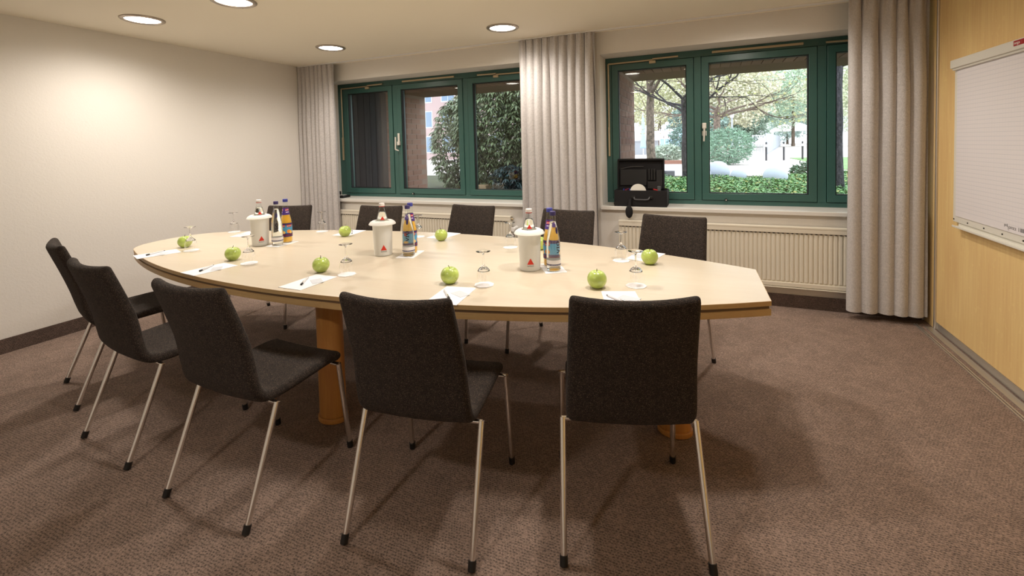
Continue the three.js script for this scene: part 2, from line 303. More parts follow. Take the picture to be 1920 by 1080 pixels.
// ================================================================ conference table
const TX = 2.788, TZ = 1.997, TURN = 0.0302, half = (t) => 0.745 - 0.098 * t * t - 0.0035 * t ** 4;
function tableShape(side, inset) {
  const e = 2.093 - inset, pts = [], n = 60, R = 0.17, edge = (t, i) => half(t + (i ? inset * 0.3 : 0)) - inset - (side < 0 && t > e - R ? R - Math.sqrt(Math.max(0, R * R - (t - e + R) ** 2)) : 0);   // the left end is rounded
  for (let i = 0; i <= n; i++) { const t = e * i / n; pts.push([t * side, -edge(t, i)]); }
  for (let i = n; i >= 0; i--) { const t = e * i / n; pts.push([t * side, edge(t, i)]); }
  const s = new THREE.Shape(); pts.forEach(([x, y], i) => (i ? s.lineTo(x, y) : s.moveTo(x, y))); s.closePath(); return s;
}
function slab(side, inset, y0, y1, bevel) {
  const g = new THREE.ExtrudeGeometry(tableShape(side, inset + bevel), { depth: y1 - y0 - 2 * bevel, bevelEnabled: bevel > 0, bevelThickness: bevel, bevelSize: bevel, bevelSegments: 2, curveSegments: 1 });
  g.rotateX(-Math.PI / 2); g.translate(side * 0.0004, y0 + bevel, 0); return metreUV(g);
}
{
  const t = thing('conference_table', 'long maple conference table with grooved double edge and wooden columns', 'table', [TX, 0, TZ], TURN);
  for (const s of [-1, 1]) {
    const top = mesh('tabletop', slab(s, 0.0, YT - 0.0205, YT, 0.0008), M.tableTop, t); top.userData.label = 'pale maple tabletop half';
    mesh('edge_band', [slab(s, -0.0012, YT - 0.0206, YT - 0.0006, 0.0)], M.edge, top);
    mesh('groove', slab(s, 0.007, YT - 0.0345, YT - 0.0207, 0), M.groove, t);
    mesh('lower_rim', slab(s, 0.0, YT - 0.062, YT - 0.034, 0.0012), M.edge, t);
  }
  const pedestal = (x, z) => {
    const c = mesh('pedestal', (() => { const g = new THREE.CylinderGeometry(0.070, 0.072, YT - 0.062 - 0.03, 36); g.translate(0, (YT - 0.062 + 0.03) / 2, 0); return g; })(), M.pedestal, t);
    const cc = Math.cos(TURN), ss = Math.sin(TURN), dx = x - TX, dz = z - TZ; c.position.set(cc * dx - ss * dz, 0, ss * dx + cc * dz); c.scale.set(1, 1, 0.8);
    mesh('foot_plate', (() => { const g = lathe([[0.0001, 0], [0.077, 0], [0.081, 0.004], [0.081, 0.022], [0.078, 0.029], [0.0001, 0.03]], 36); return g; })(), M.pedestal, c);
  };
  pedestal(2.845, 2.545); pedestal(4.495, 2.05); pedestal(1.10, 2.0); pedestal(2.70, 1.46);
}

// ================================================================ chairs
const chairParts = (() => {
  const C = new THREE.CatmullRomCurve3([[-0.256, 0.430], [-0.2, 0.438], [-0.1, 0.434], [0.02, 0.427], [0.095, 0.428], [0.145, 0.441], [0.176, 0.475], [0.194, 0.53], [0.216, 0.62], [0.25, 0.735], [0.283, 0.835], [0.305, 0.90]].map(([z, y]) => V(0, y, z)), false, 'centripetal');
  const n = 46, R = [], th = 0.022;
  const ring = (s, ws, ts) => {
    const p = C.getPointAt(s), d = C.getTangentAt(s), nz = -d.y, nyy = d.z;      // normal on the sitter's side: up for the seat, forward for the back
    const hw = (0.215 + 0.004 * Math.sin(Math.PI * s) - 0.012 * Math.max(0, s - 0.5) * 2) * ws, k = s < 0.42 ? 0.006 : 0.006 + 0.028 * Math.min(1, (s - 0.42) / 0.3), h = th * ts, rr = Math.min(0.022, h), out = [], m = 8, q = 6;
    const put = (x, o) => { const f = k * (x / 0.215) ** 2; out.push(V(x, p.y + nyy * (o + f), p.z + nz * (o + f))); };
    for (let i = 0; i <= m; i++) put(-(hw - rr) + 2 * (hw - rr) * i / m, h);
    for (let i = 1; i < q; i++) { const a = Math.PI / 2 - Math.PI * i / q; put(hw - rr + Math.cos(a) * rr, Math.sin(a) * h); }
    for (let i = 0; i <= m; i++) put(hw - rr - 2 * (hw - rr) * i / m, -h);
    for (let i = 1; i < q; i++) { const a = -Math.PI / 2 - Math.PI * i / q; put(-(hw - rr) + Math.cos(a) * rr, Math.sin(a) * h); }
    return out;
  };
  const S = []; for (let i = 0; i <= n; i++) S.push(i / n);
  const cap = [1.5702, 1.4, 1.2, 0.95, 0.7, 0.45, 0.2].map((a) => [1 - (1 - Math.cos(a)) * 0.05, Math.cos(a), 0.024 * (1 - Math.sin(a))]);
  function shell(list) {
    const P = [], UV = [], I = []; let c = 0;
    let run = 0, before = null;
    list.forEach((L) => {
      const { pts } = L, probe = (k) => pts[Math.min(pts.length - 1, k)]; pts.push(pts[0].clone());
      if (before) { let d = 0; for (let k = 0; k < pts.length; k++) d += pts[k].distanceTo(before[k]); run += d / pts.length; } before = pts; L.v = run;
      let u = pts[0].x; pts.forEach((p, k) => { if (k) u += p.distanceTo(probe(k - 1)); P.push(p.x, p.y, p.z); UV.push(u, run); }); c = pts.length;
    });
    for (let j = 0; j < list.length - 1; j++) for (let i = 0; i < c - 1; i++) { const a = j * c + i, b = a + 1, d = a + c, e = d + 1; I.push(a, b, d, b, e, d); }
    const g = new THREE.BufferGeometry(); g.setAttribute('position', new THREE.Float32BufferAttribute(P, 3)); g.setAttribute('uv', new THREE.Float32BufferAttribute(UV, 2)); g.setIndex(I); g.computeVertexNormals();
    const N = g.attributes.normal, c1 = c - 1;     // close the seam of the ring
    for (let j = 0; j < list.length; j++) { const a = j * c, b = a + c1, x = N.getX(a) + N.getX(b), y = N.getY(a) + N.getY(b), z = N.getZ(a) + N.getZ(b), l = Math.hypot(x, y, z) || 1; N.setXYZ(a, x / l, y / l, z / l); N.setXYZ(b, x / l, y / l, z / l); }
    return g;
  }
  const mid = Math.round(n * 0.44), front = [], back = [];
  cap.forEach(([w, t, q]) => front.push({ s: q, pts: ring(q, w, t) }));
  for (let i = 2; i <= mid; i++) front.push({ s: S[i], pts: ring(S[i], 1, 1) });
  for (let i = mid; i < n - 1; i++) back.push({ s: S[i], pts: ring(S[i], 1, 1) });
  [...cap].reverse().forEach(([w, t, q]) => back.push({ s: 1 - q, pts: ring(1 - q, w, t) }));
  return { seat: shell(front), back: shell(back) };
})();
function makeChair(label, pos, turn) {
  const t = thing('upholstered_chair', label, 'chair', pos, turn, 'dark tweed chairs around the table');
  mesh('seat', chairParts.seat, M.fabric, t); mesh('backrest', chairParts.back, M.fabric, t);
  for (const sx of [-1, 1]) for (const [yt, zt, zf] of [[0.412, 0.103, 0.262], [0.419, -0.217, -0.262]]) {
    const top = V(sx * 0.232, yt, zt), foot = V(sx * 0.2385, 0.0, zf), d = foot.clone().sub(top).normalize(), e = foot.clone().addScaledVector(d, -0.022);
    const leg = mesh('leg', [cyl(top, e, 0.0112, 0.0112, 16), cyl(V(sx * 0.19, yt - 0.004, zt), V(sx * 0.236, yt - 0.004, zt), 0.0085, 0.0085, 12)], M.chrome, t);
    const capEnd = V(foot.x, 0.0005, foot.z);
    mesh('foot_cap', [cyl(e.clone().addScaledVector(d, -0.012), capEnd.clone().addScaledVector(d, -0.004), 0.0135, 0.0135, 14)], M.black, leg);
  }
  mesh('cross_tube', [cyl(V(-0.2, 0.417, 0.103), V(0.2, 0.417, 0.103), 0.009, 0.009, 10)], M.chrome, t);
  mesh('cross_tube', [cyl(V(-0.2, 0.423, -0.217), V(0.2, 0.423, -0.217), 0.009, 0.009, 10)], M.chrome, t);
  return t;
}
const deg = Math.PI / 180;
const chairA = makeChair('dark tweed chair in the foreground nearest the maple partition', [4.352, 0, 2.602], 17.6 * deg);
copyOf(chairA, 'dark tweed chair in the foreground, second from the right, seen from behind', [3.654, 0, 2.827], 8.5 * deg);
copyOf(chairA, 'dark tweed chair in the middle of the near side with its seat in view', [2.855, 0, 2.956], -0.8 * deg);
copyOf(chairA, 'dark tweed chair on the near side, second from the left wall', [2.065, 0, 2.887], -7.0 * deg);
copyOf(chairA, 'dark tweed chair on the near side closest to the left wall', [1.304, 0, 2.676], -18.1 * deg);
copyOf(chairA, 'dark tweed chair beyond the table in front of the left curtain', [1.283, 0, 1.593], (180 + 18) * deg);
copyOf(chairA, 'dark tweed chair beyond the table behind the middle white cooler', [2.105, 0, 1.44], (180 + 6.3) * deg);
copyOf(chairA, 'dark tweed chair beyond the table in front of the long radiator', [2.845, 0, 1.25], (180 - 3.6) * deg);
copyOf(chairA, 'dark tweed chair beyond the table in front of the middle curtain', [3.668, 0, 1.338], (180 - 6.6) * deg);
copyOf(chairA, 'dark tweed chair beyond the table below the open black case', [4.392, 0, 1.455], (180 - 11) * deg);

// ================================================================ flip chart board on the partition
{
  const z0 = 0.476, z1 = 1.30, y0 = 0.825, y1 = 1.83, x = W - 0.006;
  const paperTex = canvasTex(1024, 1300, (c, w, h) => {
    c.fillStyle = '#ece8ea'; c.fillRect(0, 0, w, h);
    c.strokeStyle = '#c3c5cc'; c.lineWidth = 1.5;
    for (let y = 20; y < h - 46; y += 34) { c.beginPath(); c.moveTo(0, y); c.lineTo(w, y); c.stroke(); }
    c.strokeStyle = '#dcdbe0'; c.lineWidth = 1;
    for (let q = 20; q < w; q += 34) { c.beginPath(); c.moveTo(q, 0); c.lineTo(q, h - 46); c.stroke(); }
    c.fillStyle = '#171417'; c.font = 'bold 26px sans-serif'; c.fillText('pro', 707, h - 36); c.save(); c.translate(755, h - 18); c.rotate(-0.35); c.fillRect(0, -40, 4, 48); c.restore(); c.fillText('OFFICE', 759, h - 24);
    const r = rng(5); for (let q = 872; q < 950; q += 4 + r() * 5) c.fillRect(q, h - 50, 1 + r() * 3, 28);
  });
  const t = thing('flip_chart_board', 'white flip chart board with lined paper hanging on the maple partition', 'flip chart', [x, 0, 0]);
  mesh('board', [span(-0.018, 0, y0, y1, z0, z1, 0.003)], M.board, t);
  mesh('clamp_bar', [span(-0.046, -0.004, 1.808, 1.862, 0.482, z1 + 0.04, 0.006), span(-0.036, -0.019, 1.796, 1.812, 0.49, z1 + 0.02, 0.003)], M.board, t);
  const sheet = new THREE.BoxGeometry(0.004, 0.94, 0.76); sheet.translate(-0.0205, 0.866 + 0.47, 0.518 + 0.38);
  const uv = sheet.attributes.uv, ps = sheet.attributes.position; for (let i = 0; i < uv.count; i++) uv.setXY(i, (ps.getZ(i) - 0.518) / 0.76, (ps.getY(i) - 0.866) / 0.94);
  mesh('paper_pad', sheet, std([1, 1, 1], 0.75, { map: paperTex }), t).userData.label = 'lined white paper pad';
  mesh('pen_tray', [span(-0.04, 0, 0.797, 0.803, z0 + 0.05, z1, 0.002), span(-0.044, -0.038, 0.797, 0.809, z0 + 0.05, z1, 0.002), span(-0.01, 0, 0.80, 0.826, z0 + 0.05, z1, 0.002)], M.board, t);
  for (const q of [0.49, 0.66, 0.84, 1.02, 1.2]) { const s = mesh('screw', [cyl(V(-0.018, 0.842, q), V(-0.0215, 0.842, q), 0.0045, 0.004, 10)], M.black, t); }
  const badge = canvasTex(256, 64, (c) => { c.fillStyle = '#a91517'; c.fillRect(0, 0, 256, 64); c.fillStyle = '#f4efe8'; c.font = 'bold 44px sans-serif'; c.fillText('nega', 10, 46); c.fillStyle = '#e05a55'; c.fillText('|', 128, 44); });
  const b = new THREE.BoxGeometry(0.0015, 0.026, 0.12); const bu = b.attributes.uv, bp = b.attributes.position; b.translate(-0.0465, 1.842, 1.209); for (let i = 0; i < bu.count; i++) bu.setXY(i, (bp.getZ(i) - 1.149) / 0.12, (bp.getY(i) - 1.829) / 0.026);
  mesh('maker_badge', b, std([1, 1, 1], 0.4, { map: badge }), t).userData.label = 'red maker badge';
}
{ // picture on the wall behind the camera, seen mirrored in the window
  const t = thing('framed_picture', 'dark framed picture mirrored in the right window pane', 'picture', [2.78, 1.33, ZB]);
  mesh('frame', [span(-0.4, 0.4, 0, 0.03, -0.03, 0, 0.004), span(-0.4, 0.4, 0.62, 0.65, -0.03, 0, 0.004), span(-0.4, -0.37, 0.03, 0.62, -0.03, 0, 0.004), span(0.37, 0.4, 0.03, 0.62, -0.03, 0, 0.004)], std([0.05, 0.025, 0.015], 0.4), t);
  const a = lattice(256, 256, 9, 7, 77), b = lattice(256, 256, 40, 40, 78), c = lattice(256, 256, 5, 4, 79), art = dataTex(256, 256, (i, j, k) => [60 + 110 * a[k] * b[k], 50 + 70 * c[k] * b[k] + 30 * a[k], 60 + 60 * (1 - a[k])], [0.8, 0.65]);
  mesh('canvas', [span(-0.37, 0.37, 0.03, 0.62, -0.012, -0.002)], std([1, 1, 1], 0.7, { map: art }), t);
}

// ================================================================ black case on the right sill
{
  const t = thing('presentation_case', 'open black soft presentation case standing on the right window sill', 'case', [4.075, YS, -0.095]);
  const w = 0.235, d = 0.118, h = 0.15, th = 0.008;
  const body = mesh('body', [span(-w, w, 0, th, -d, d, 0.003), span(-w, w, 0, h, d - th, d, 0.004), span(-w, w, 0, h, -d, -d + th, 0.004), span(-w, -w + th, 0, h, -d, d, 0.004), span(w - th, w, 0, h, -d, d, 0.004)], M.blackCloth, t);
  mesh('corner_bumper', [(() => { const g = new THREE.CylinderGeometry(0.022, 0.022, 0.24, 18); g.rotateX(Math.PI / 2); g.translate(-w + 0.018, 0.024, 0); return g.toNonIndexed(); })()], M.black, body);
  mesh('handle', [tube([V(-0.05, 0.086, d + 0.006), V(-0.045, 0.072, d + 0.02), V(0.0, 0.068, d + 0.026), V(0.075, 0.072, d + 0.022), V(0.085, 0.088, d + 0.006)], 0.007, 26, 10)], std([0.07, 0.07, 0.075], 0.35), body).userData.label = 'grey carrying handle';
  mesh('handle_tab', [span(-0.075, -0.04, 0.075, 0.1, d, d + 0.01, 0.003)], M.black, body); mesh('handle_tab', [span(0.078, 0.112, 0.075, 0.1, d, d + 0.01, 0.003)], M.black, body);
  mesh('divider', [span(-w + th, w - th, th, h - 0.03, -0.002, 0.004)], M.blackCloth, t);
  // lid standing open, leaning slightly back
  const lid = mesh('lid', [span(-w, w, 0, 0.285, -0.02, 0, 0.008), span(-w, w, 0.268, 0.29, -0.02, 0.03, 0.01), span(-w, -w + 0.012, 0, 0.285, -0.02, 0.03, 0.005), span(w - 0.012, w, 0, 0.285, -0.02, 0.03, 0.005)], M.blackCloth, t);
  lid.scale.x = 0.93; lid.position.set(-0.022, h - 0.006, -d + 0.002); lid.rotation.x = -0.07;
  mesh('pocket', [span(-w + 0.025, 0.06, 0.03, 0.185, 0, 0.012, 0.004)], M.black, lid);
  mesh('pocket_zip', [tube([V(-w + 0.03, 0.19, 0.012), V(-0.09, 0.212, 0.012), V(0.03, 0.214, 0.012)], 0.003, 16, 6)], std([0.09, 0.09, 0.09], 0.4), lid);
  for (let k = 0; k < 3; k++) mesh('marker_loop', [span(0.075 + k * 0.026, 0.095 + k * 0.026, 0.08, 0.19, 0, 0.014, 0.005)], M.black, lid);
  mesh('small_pocket', [span(0.155, 0.22, 0.05, 0.18, 0, 0.012, 0.004)], M.black, lid);
  mesh('lower_pocket', [span(0.07, 0.22, 0.0, 0.07, 0, 0.018, 0.004)], M.black, lid);
  const strap = mesh('strap', [tube([V(-0.085, 0.07, d + 0.008), V(-0.088, 0.03, d + 0.024), V(-0.09, -0.01, d + 0.042), V(-0.092, -0.035, d + 0.046)], 0.012, 14, 8), (() => { const g = new THREE.SphereGeometry(1, 20, 14); g.scale(0.034, 0.058, 0.016); g.translate(-0.092, -0.042, d + 0.05); return g.toNonIndexed(); })()], M.blackCloth, t); strap.userData.label = 'black strap end hanging over the sill';
  const disc = solo('white_disc', 'white round card disc standing in the open black case', 'disc', (() => { const g = new THREE.CylinderGeometry(0.072, 0.072, 0.012, 40); g.rotateX(Math.PI / 2 - 0.12); return g; })(), M.board); disc.position.set(4.052, YS + 0.1335, -0.03);
  const mk = (x, rgb, n, label, z, y) => { const m = solo('marker_pen', label, 'marker', [cyl(V(0, 0, -0.05), V(0, 0, 0.03), 0.008, 0.008, 12), cyl(V(0, 0, 0.03), V(0, 0, 0.06), 0.0088, 0.0085, 12)], std(rgb, 0.4), 'markers in the black case'); m.position.set(x, y, z); m.rotation.y = n; m.scale.setScalar(0.85); };
  mk(3.90, [0.05, 0.07, 0.35], 0.15, 'blue marker at the left end of the open black case', -0.155, YS + 0.1402); mk(3.93, [0.30, 0.03, 0.07], -0.1, 'dark red marker between blue markers in the black case', -0.155, YS + 0.1402); mk(3.955, [0.06, 0.08, 0.40], 0.2, 'blue marker beside the white disc in the black case', -0.155, YS + 0.1402);
  mk(4.195, [0.60, 0.05, 0.05], 0.5, 'bright red marker to the right of the white disc', -0.155, YS + 0.1402);
  solo('grey_stamp', 'small grey stamp at the right end of the open black case', 'stamp', [span(4.215, 4.245, YS + 0.1325, YS + 0.178, -0.14, -0.11, 0.004)], std([0.10, 0.11, 0.11], 0.5));
  // what carries the markers, disc and stamp
  mesh('foam_insert', [span(-w + th, w - th, th, 0.06, 0.006, d - th), span(-w + th, w - th, th, 0.132, -d + th, -0.004)], M.black, t);
}
{ // small black object at the left end of the left sill
  const t = thing('desk_speaker', 'small black plastic device on the left sill beside the curtain', 'device', [0.42, YS, -0.075], 0.1);
  mesh('base', [span(-0.08, 0.105, 0, 0.03, -0.07, 0.07, 0.008)], M.black, t); mesh('back', [span(-0.08, -0.02, 0.028, 0.075, -0.06, 0.05, 0.006)], M.black, t); mesh('plate', [span(-0.01, 0.075, 0.03, 0.034, -0.04, 0.03, 0.001)], M.silverWhite, t);
}

// ================================================================ things on the table
const apple = (() => {
  const g = new THREE.SphereGeometry(1, 40, 30), p = g.attributes.position;
  for (let i = 0; i < p.count; i++) {
    const x = p.getX(i), y = p.getY(i), z = p.getZ(i), a = Math.atan2(z, x), th = Math.acos(Math.max(-1, Math.min(1, y)));
    let r = 0.0435 * (1 + 0.05 * Math.cos(2 * th - 0.3) * 0.4 + 0.02 * Math.cos(5 * a) * Math.sin(th) * (y < 0 ? -y : 0));
    const ring = Math.hypot(x, z), dip = 0.016 * Math.exp(-((ring / 0.28) ** 2)), shoulder = 1 - 0.09 * Math.max(0, -y) ** 1.3;
    p.setXYZ(i, x * r * shoulder, y * r * 0.95 + (y > 0 ? -dip : dip * 0.6), z * r * shoulder);
  }
  g.computeVertexNormals(); g.translate(0, 0.0385, 0); g.computeBoundingBox(); g.translate(0, -g.boundingBox.min.y, 0);
  const n = lattice(256, 256, 60, 60, 91), m = lattice(256, 256, 8, 6, 92), map = dataTex(256, 256, (i, j, k) => { const s = n[k] > 0.88 ? 26 : 0, q = 0.86 + 0.22 * m[k]; return [184 * q + s, 206 * q + s, 102 * q + s]; }, [1, 1]);
  const skin = phys([1, 1, 1], 0.3, { map, clearcoat: 0.4, clearcoatRoughness: 0.15 }), wood = std([0.05, 0.03, 0.012], 0.8), stem = tube([V(0, 0.062, 0), V(0.001, 0.074, 0), V(0.006, 0.086, 0.001)], 0.0016, 8, 6);
  return { g, skin, wood, stem };
})();
function makeApple(x, z, label, turn, tilt, stemmed) {
  const t = thing('green_apple', label, 'apple', [x, YT, z], turn, 'green apples on the table');
  const b = mesh('fruit', apple.g, apple.skin, t); b.scale.setScalar(1.06);
  if (stemmed) mesh('stem', apple.stem, apple.wood, t).position.y = 0.004;
  t.rotation.z = 0;
}
const wine = (() => {
  const outer = smooth([[0.0335, 0.0], [0.0365, 0.022], [0.0368, 0.042], [0.033, 0.062], [0.022, 0.080], [0.0085, 0.092], [0.0048, 0.102]], 40), cut = 0.066;
  const stem = smooth([[0.0048, 0.102], [0.004, 0.118], [0.004, 0.138], [0.0055, 0.150], [0.016, 0.157], [0.034, 0.161]], 18);
  const foot = [[0.035, 0.1618], [0.034, 0.1632], [0.015, 0.1636], [0.0001, 0.1636]];
  const inner = smooth([[0.0001, 0.0855], [0.009, 0.083], [0.020, 0.075], [0.0315, 0.061]], 16).filter(([, y]) => y >= cut);
  return { bowl: lathe(outer.filter(([, y]) => y <= cut + 0.002), 40), stem: lathe([...inner, ...outer.filter(([, y]) => y >= cut), ...stem.slice(1), ...foot], 40) };
})();
function makeGlass(x, z, label, turn) {
  const t = thing('wine_glass', label, 'glass', [x, YT + 0.0032, z], turn, 'upturned wine glasses');
  mesh('bowl', wine.bowl, M.glass, t); mesh('stem', wine.stem, M.solidGlass, t);
  return t;
}
const coasterGeo = (() => { const s = new THREE.Shape(), n = 8; for (let i = 0; i < n; i++) { const a = (i + 0.5) / n * 6.28319, x = Math.cos(a) * 0.049, y = Math.sin(a) * 0.049; i ? s.lineTo(x, y) : s.moveTo(x, y); } s.closePath(); const g = new THREE.ExtrudeGeometry(s, { depth: 0.0026, bevelEnabled: false }); g.rotateX(-Math.PI / 2); return g; })();
function makeCoaster(x, z, label, turn) { const c = solo('paper_coaster', label, 'coaster', coasterGeo, M.paper, 'white paper coasters'); c.position.set(x, YT + 0.0003, z); c.rotation.y = turn; }
const padTex = canvasTex(256, 384, (c, w, h) => { c.fillStyle = '#f3f3f6'; c.fillRect(0, 0, w, h); c.strokeStyle = '#c9cfdc'; c.lineWidth = 2; c.beginPath(); c.moveTo(14, 350); c.lineTo(w - 14, 350); c.stroke(); });
const padMat = std([1, 1, 1], 0.75, { map: padTex });
const padGeo = (() => { const g = new THREE.BoxGeometry(0.150, 0.0022, 0.236); g.translate(0, 0.0011, 0); const u = g.attributes.uv, p = g.attributes.position; for (let i = 0; i < u.count; i++) u.setXY(i, p.getX(i) / 0.15 + 0.5, 0.5 - p.getZ(i) / 0.236); return g; })();
const penBody = merge([cyl(V(-0.055, 0.005, 0), V(0.048, 0.005, 0), 0.0042, 0.0046, 12)]), penTip = merge([cyl(V(-0.068, 0.0048, 0), V(-0.055, 0.005, 0), 0.0012, 0.0042, 10)]), penCap = merge([cyl(V(0.048, 0.005, 0), V(0.068, 0.005, 0), 0.0052, 0.005, 12)]), penClip = merge([span(0.02, 0.062, 0.0088, 0.0108, -0.0018, 0.0018)]);
const cardGeo = box(0.085, 0.0012, 0.052, 0, 0.0006, 0), cardMat = std([0.62, 0.65, 0.70], 0.5);
const white2 = std([0.72, 0.72, 0.74], 0.3);
function setting(cx, cz, turn, who, full = true) {   // pad with pen and card, turned towards its chair
  const p = solo('note_pad', 'white note pad ' + who, 'note pad', padGeo, padMat, 'note pads on the table'); p.position.set(cx, YT + 0.0003, cz); p.rotation.y = turn;
  if (!full) return;
  const c = Math.cos(turn), s = Math.sin(turn), at = (lx, lz) => [cx + c * lx + s * lz, YT + 0.0026, cz - s * lx + c * lz];
  const k = thing('ballpoint_pen', 'ballpoint pen on the pad ' + who, 'pen', at(-0.022, 0.004), turn - 0.98, 'pens on the note pads');
  mesh('barrel', penBody, white2, k); mesh('tip', penTip, M.black, k); mesh('cap', penCap, M.black, k); mesh('clip', penClip, M.chrome, k);
  const d = solo('small_card', 'small pale card on the pad ' + who, 'card', cardGeo, cardMat, 'small cards on the note pads'); d.position.set(...at(0.034, -0.02)); d.rotation.y = turn - 0.6;
}
const seats = [
  ['before the chair nearest the left wall', 1.222, 2.43, -20, [1.178, 2.225], [1.345, 2.287]],
  ['before the near chair second from the left wall', 1.99, 2.585, -7, [1.908, 2.385], [2.092, 2.415]],
  ['before the middle chair of the near side', 2.768, 2.595, -0.5, [2.678, 2.425], [2.858, 2.424]],
  ['before the near chair second from the right', 3.578, 2.545, 7, [3.475, 2.385], [3.65, 2.36]],
  ['before the near chair closest to the partition', 4.31, 2.372, 18, [4.172, 2.232], [4.338, 2.152]],
  ['before the far chair at the left curtain', 1.17, 1.73, 198, null, [0.95, 1.69]],
  ['before the far chair behind the middle cooler', 1.985, 1.46, 188, [2.05, 1.575], [1.705, 1.468]],
  ['before the far chair at the long radiator', 2.80, 1.35, 176, [2.876, 1.505], [2.635, 1.44]],
  ['before the far chair at the middle curtain', 3.60, 1.43, 173, [3.655, 1.572], [3.448, 1.573]],
  ['before the far chair below the black case', 4.31, 1.57, 165, [4.352, 1.735], [4.193, 1.708]],
];
seats.forEach(([who, x, z, a, ap, gl], i) => {
  setting(x, z, a * deg, who, true);
  if (ap) makeApple(ap[0], ap[1], 'green apple ' + who, i * 1.3, 0, true);
  makeCoaster(gl[0], gl[1], 'white paper coaster under the glass ' + who, a * deg + 0.2);
  makeGlass(gl[0], gl[1], 'upturned clear wine glass ' + who, i);
});

// bottles and coolers
const prof = {
  vio: smooth([[0.036, 0.004], [0.0375, 0.02], [0.0378, 0.09], [0.0375, 0.13], [0.034, 0.175], [0.0245, 0.225], [0.0165, 0.262], [0.0148, 0.285], [0.0148, 0.296]], 44),
  juice: smooth([[0.037, 0.004], [0.0385, 0.02], [0.0385, 0.12], [0.0365, 0.155], [0.028, 0.20], [0.020, 0.245], [0.0165, 0.275], [0.0155, 0.30]], 44),
};
const shrink = (p, d, y0, y1) => { const q = p.filter(([, y]) => y >= y0 && y <= y1).map(([x, y]) => [Math.max(x - d, 0.001), y]); return [[0.0001, y0], ...q, [0.0001, y1]]; };
const shellOf = (p) => lathe([[0.0001, 0.003], [p[0][0] - 0.003, 0.0], ...p], 40);
function wrapLabel(p, y0, y1, a0, a1, out = 0.0006, n = 24) {         // a band hugging the bottle from angle a0 to a1
  const P = [], UV = [], I = [], rows = 14, rad = (y) => { for (let i = 1; i < p.length; i++) if (p[i][1] >= y) { const t = (y - p[i - 1][1]) / (p[i][1] - p[i - 1][1] || 1); return p[i - 1][0] + (p[i][0] - p[i - 1][0]) * t; } return p[p.length - 1][0]; };
  for (let j = 0; j <= rows; j++) for (let i = 0; i <= n; i++) { const y = y0 + (y1 - y0) * j / rows, a = a0 + (a1 - a0) * i / n, r = rad(y) + out; P.push(Math.sin(a) * r, y, Math.cos(a) * r); UV.push(i / n, j / rows); }
  for (let j = 0; j < rows; j++) for (let i = 0; i < n; i++) { const a = j * (n + 1) + i; I.push(a, a + 1, a + n + 1, a + 1, a + n + 2, a + n + 1); }
  const g = new THREE.BufferGeometry(); g.setAttribute('position', new THREE.Float32BufferAttribute(P, 3)); g.setAttribute('uv', new THREE.Float32BufferAttribute(UV, 2)); g.setIndex(I); g.computeVertexNormals(); return g;
}
function capGeo(y, r, h) { const g = []; g.push(lathe([[r, y], [r * 1.04, y + h * 0.3], [r * 1.02, y + h * 0.9], [r * 0.9, y + h], [0.0001, y + h]], 24)); return g; }
const vioTex = canvasTex(256, 512, (c, w, h) => {               // printed on clear glass: lettering up the side, dark drop above
  c.clearRect(0, 0, w, h); c.save(); c.translate(168, 470); c.rotate(-Math.PI / 2); c.fillStyle = '#141228'; c.font = 'bold 120px sans-serif'; c.fillText('VIO', 0, 0); c.restore();
  c.fillStyle = '#2b2458'; c.beginPath(); c.ellipse(128, 90, 44, 58, 0.2, 0, 7); c.fill();
});
const vioMat = std([1, 1, 1], 0.5, { map: vioTex, transparent: true, alphaTest: 0.4, side: THREE.DoubleSide });
const vioFoot = std([1, 1, 1], 0.45, { side: THREE.DoubleSide, map: canvasTex(512, 96, (c, w, h) => { c.fillStyle = '#eceaee'; c.fillRect(0, 0, w, h); c.fillStyle = '#23264f'; c.fillRect(0, 62, w, 22); c.fillStyle = '#d8d8e6'; c.font = '16px sans-serif'; for (let i = 0; i < 6; i++) c.fillText('natürliches Mineralwasser', i * 200 - 40, 79); }) });
const juiceTop = std([1, 1, 1], 0.45, { side: THREE.DoubleSide, map: canvasTex(512, 160, (c, w, h) => { c.fillStyle = '#4a2f86'; c.fillRect(0, 0, w, h); c.fillStyle = '#b5202c'; for (let i = 0; i < 3; i++) c.fillRect(30 + i * 170, 22, 110, 46); c.fillStyle = '#f3ecec'; c.font = 'bold 30px sans-serif'; for (let i = 0; i < 3; i++) c.fillText('granini', 36 + i * 170, 56); c.fillStyle = '#d9c9e8'; for (let i = 0; i < 3; i++) c.fillRect(44 + i * 170, 90, 80, 18); }) });
const juiceMain = std([1, 1, 1], 0.45, { side: THREE.DoubleSide, map: canvasTex(512, 384, (c, w, h) => {
  c.fillStyle = '#3a2a6b'; c.fillRect(0, 0, w, h); c.fillStyle = '#4aa0cf'; c.fillRect(0, 60, w, 220); c.fillStyle = '#a83234'; for (let i = 0; i < 3; i++) c.fillRect(20 + i * 172, 40, 130, 70); c.fillStyle = '#f2e8e0'; c.font = 'bold 34px sans-serif'; for (let i = 0; i < 3; i++) c.fillText('granini', 28 + i * 172, 88);
  for (let i = 0; i < 3; i++) { c.fillStyle = '#e8933a'; c.beginPath(); c.arc(70 + i * 172, 230, 52, 0, 7); c.fill(); c.fillStyle = '#f6c86a'; c.beginPath(); c.arc(118 + i * 172, 256, 40, 0, 7); c.fill(); } c.fillStyle = '#6b2340'; c.fillRect(0, 318, w, 40); }) });
const triTex = canvasTex(256, 256, (c, w, h) => { c.clearRect(0, 0, w, h); c.fillStyle = '#d8321f'; c.beginPath(); c.moveTo(128, 20); c.lineTo(218, 176); c.lineTo(38, 176); c.closePath(); c.fill(); c.fillStyle = '#2a2422'; c.font = 'bold 34px sans-serif'; c.textAlign = 'center'; c.fillText('Apollinaris', 128, 222); });
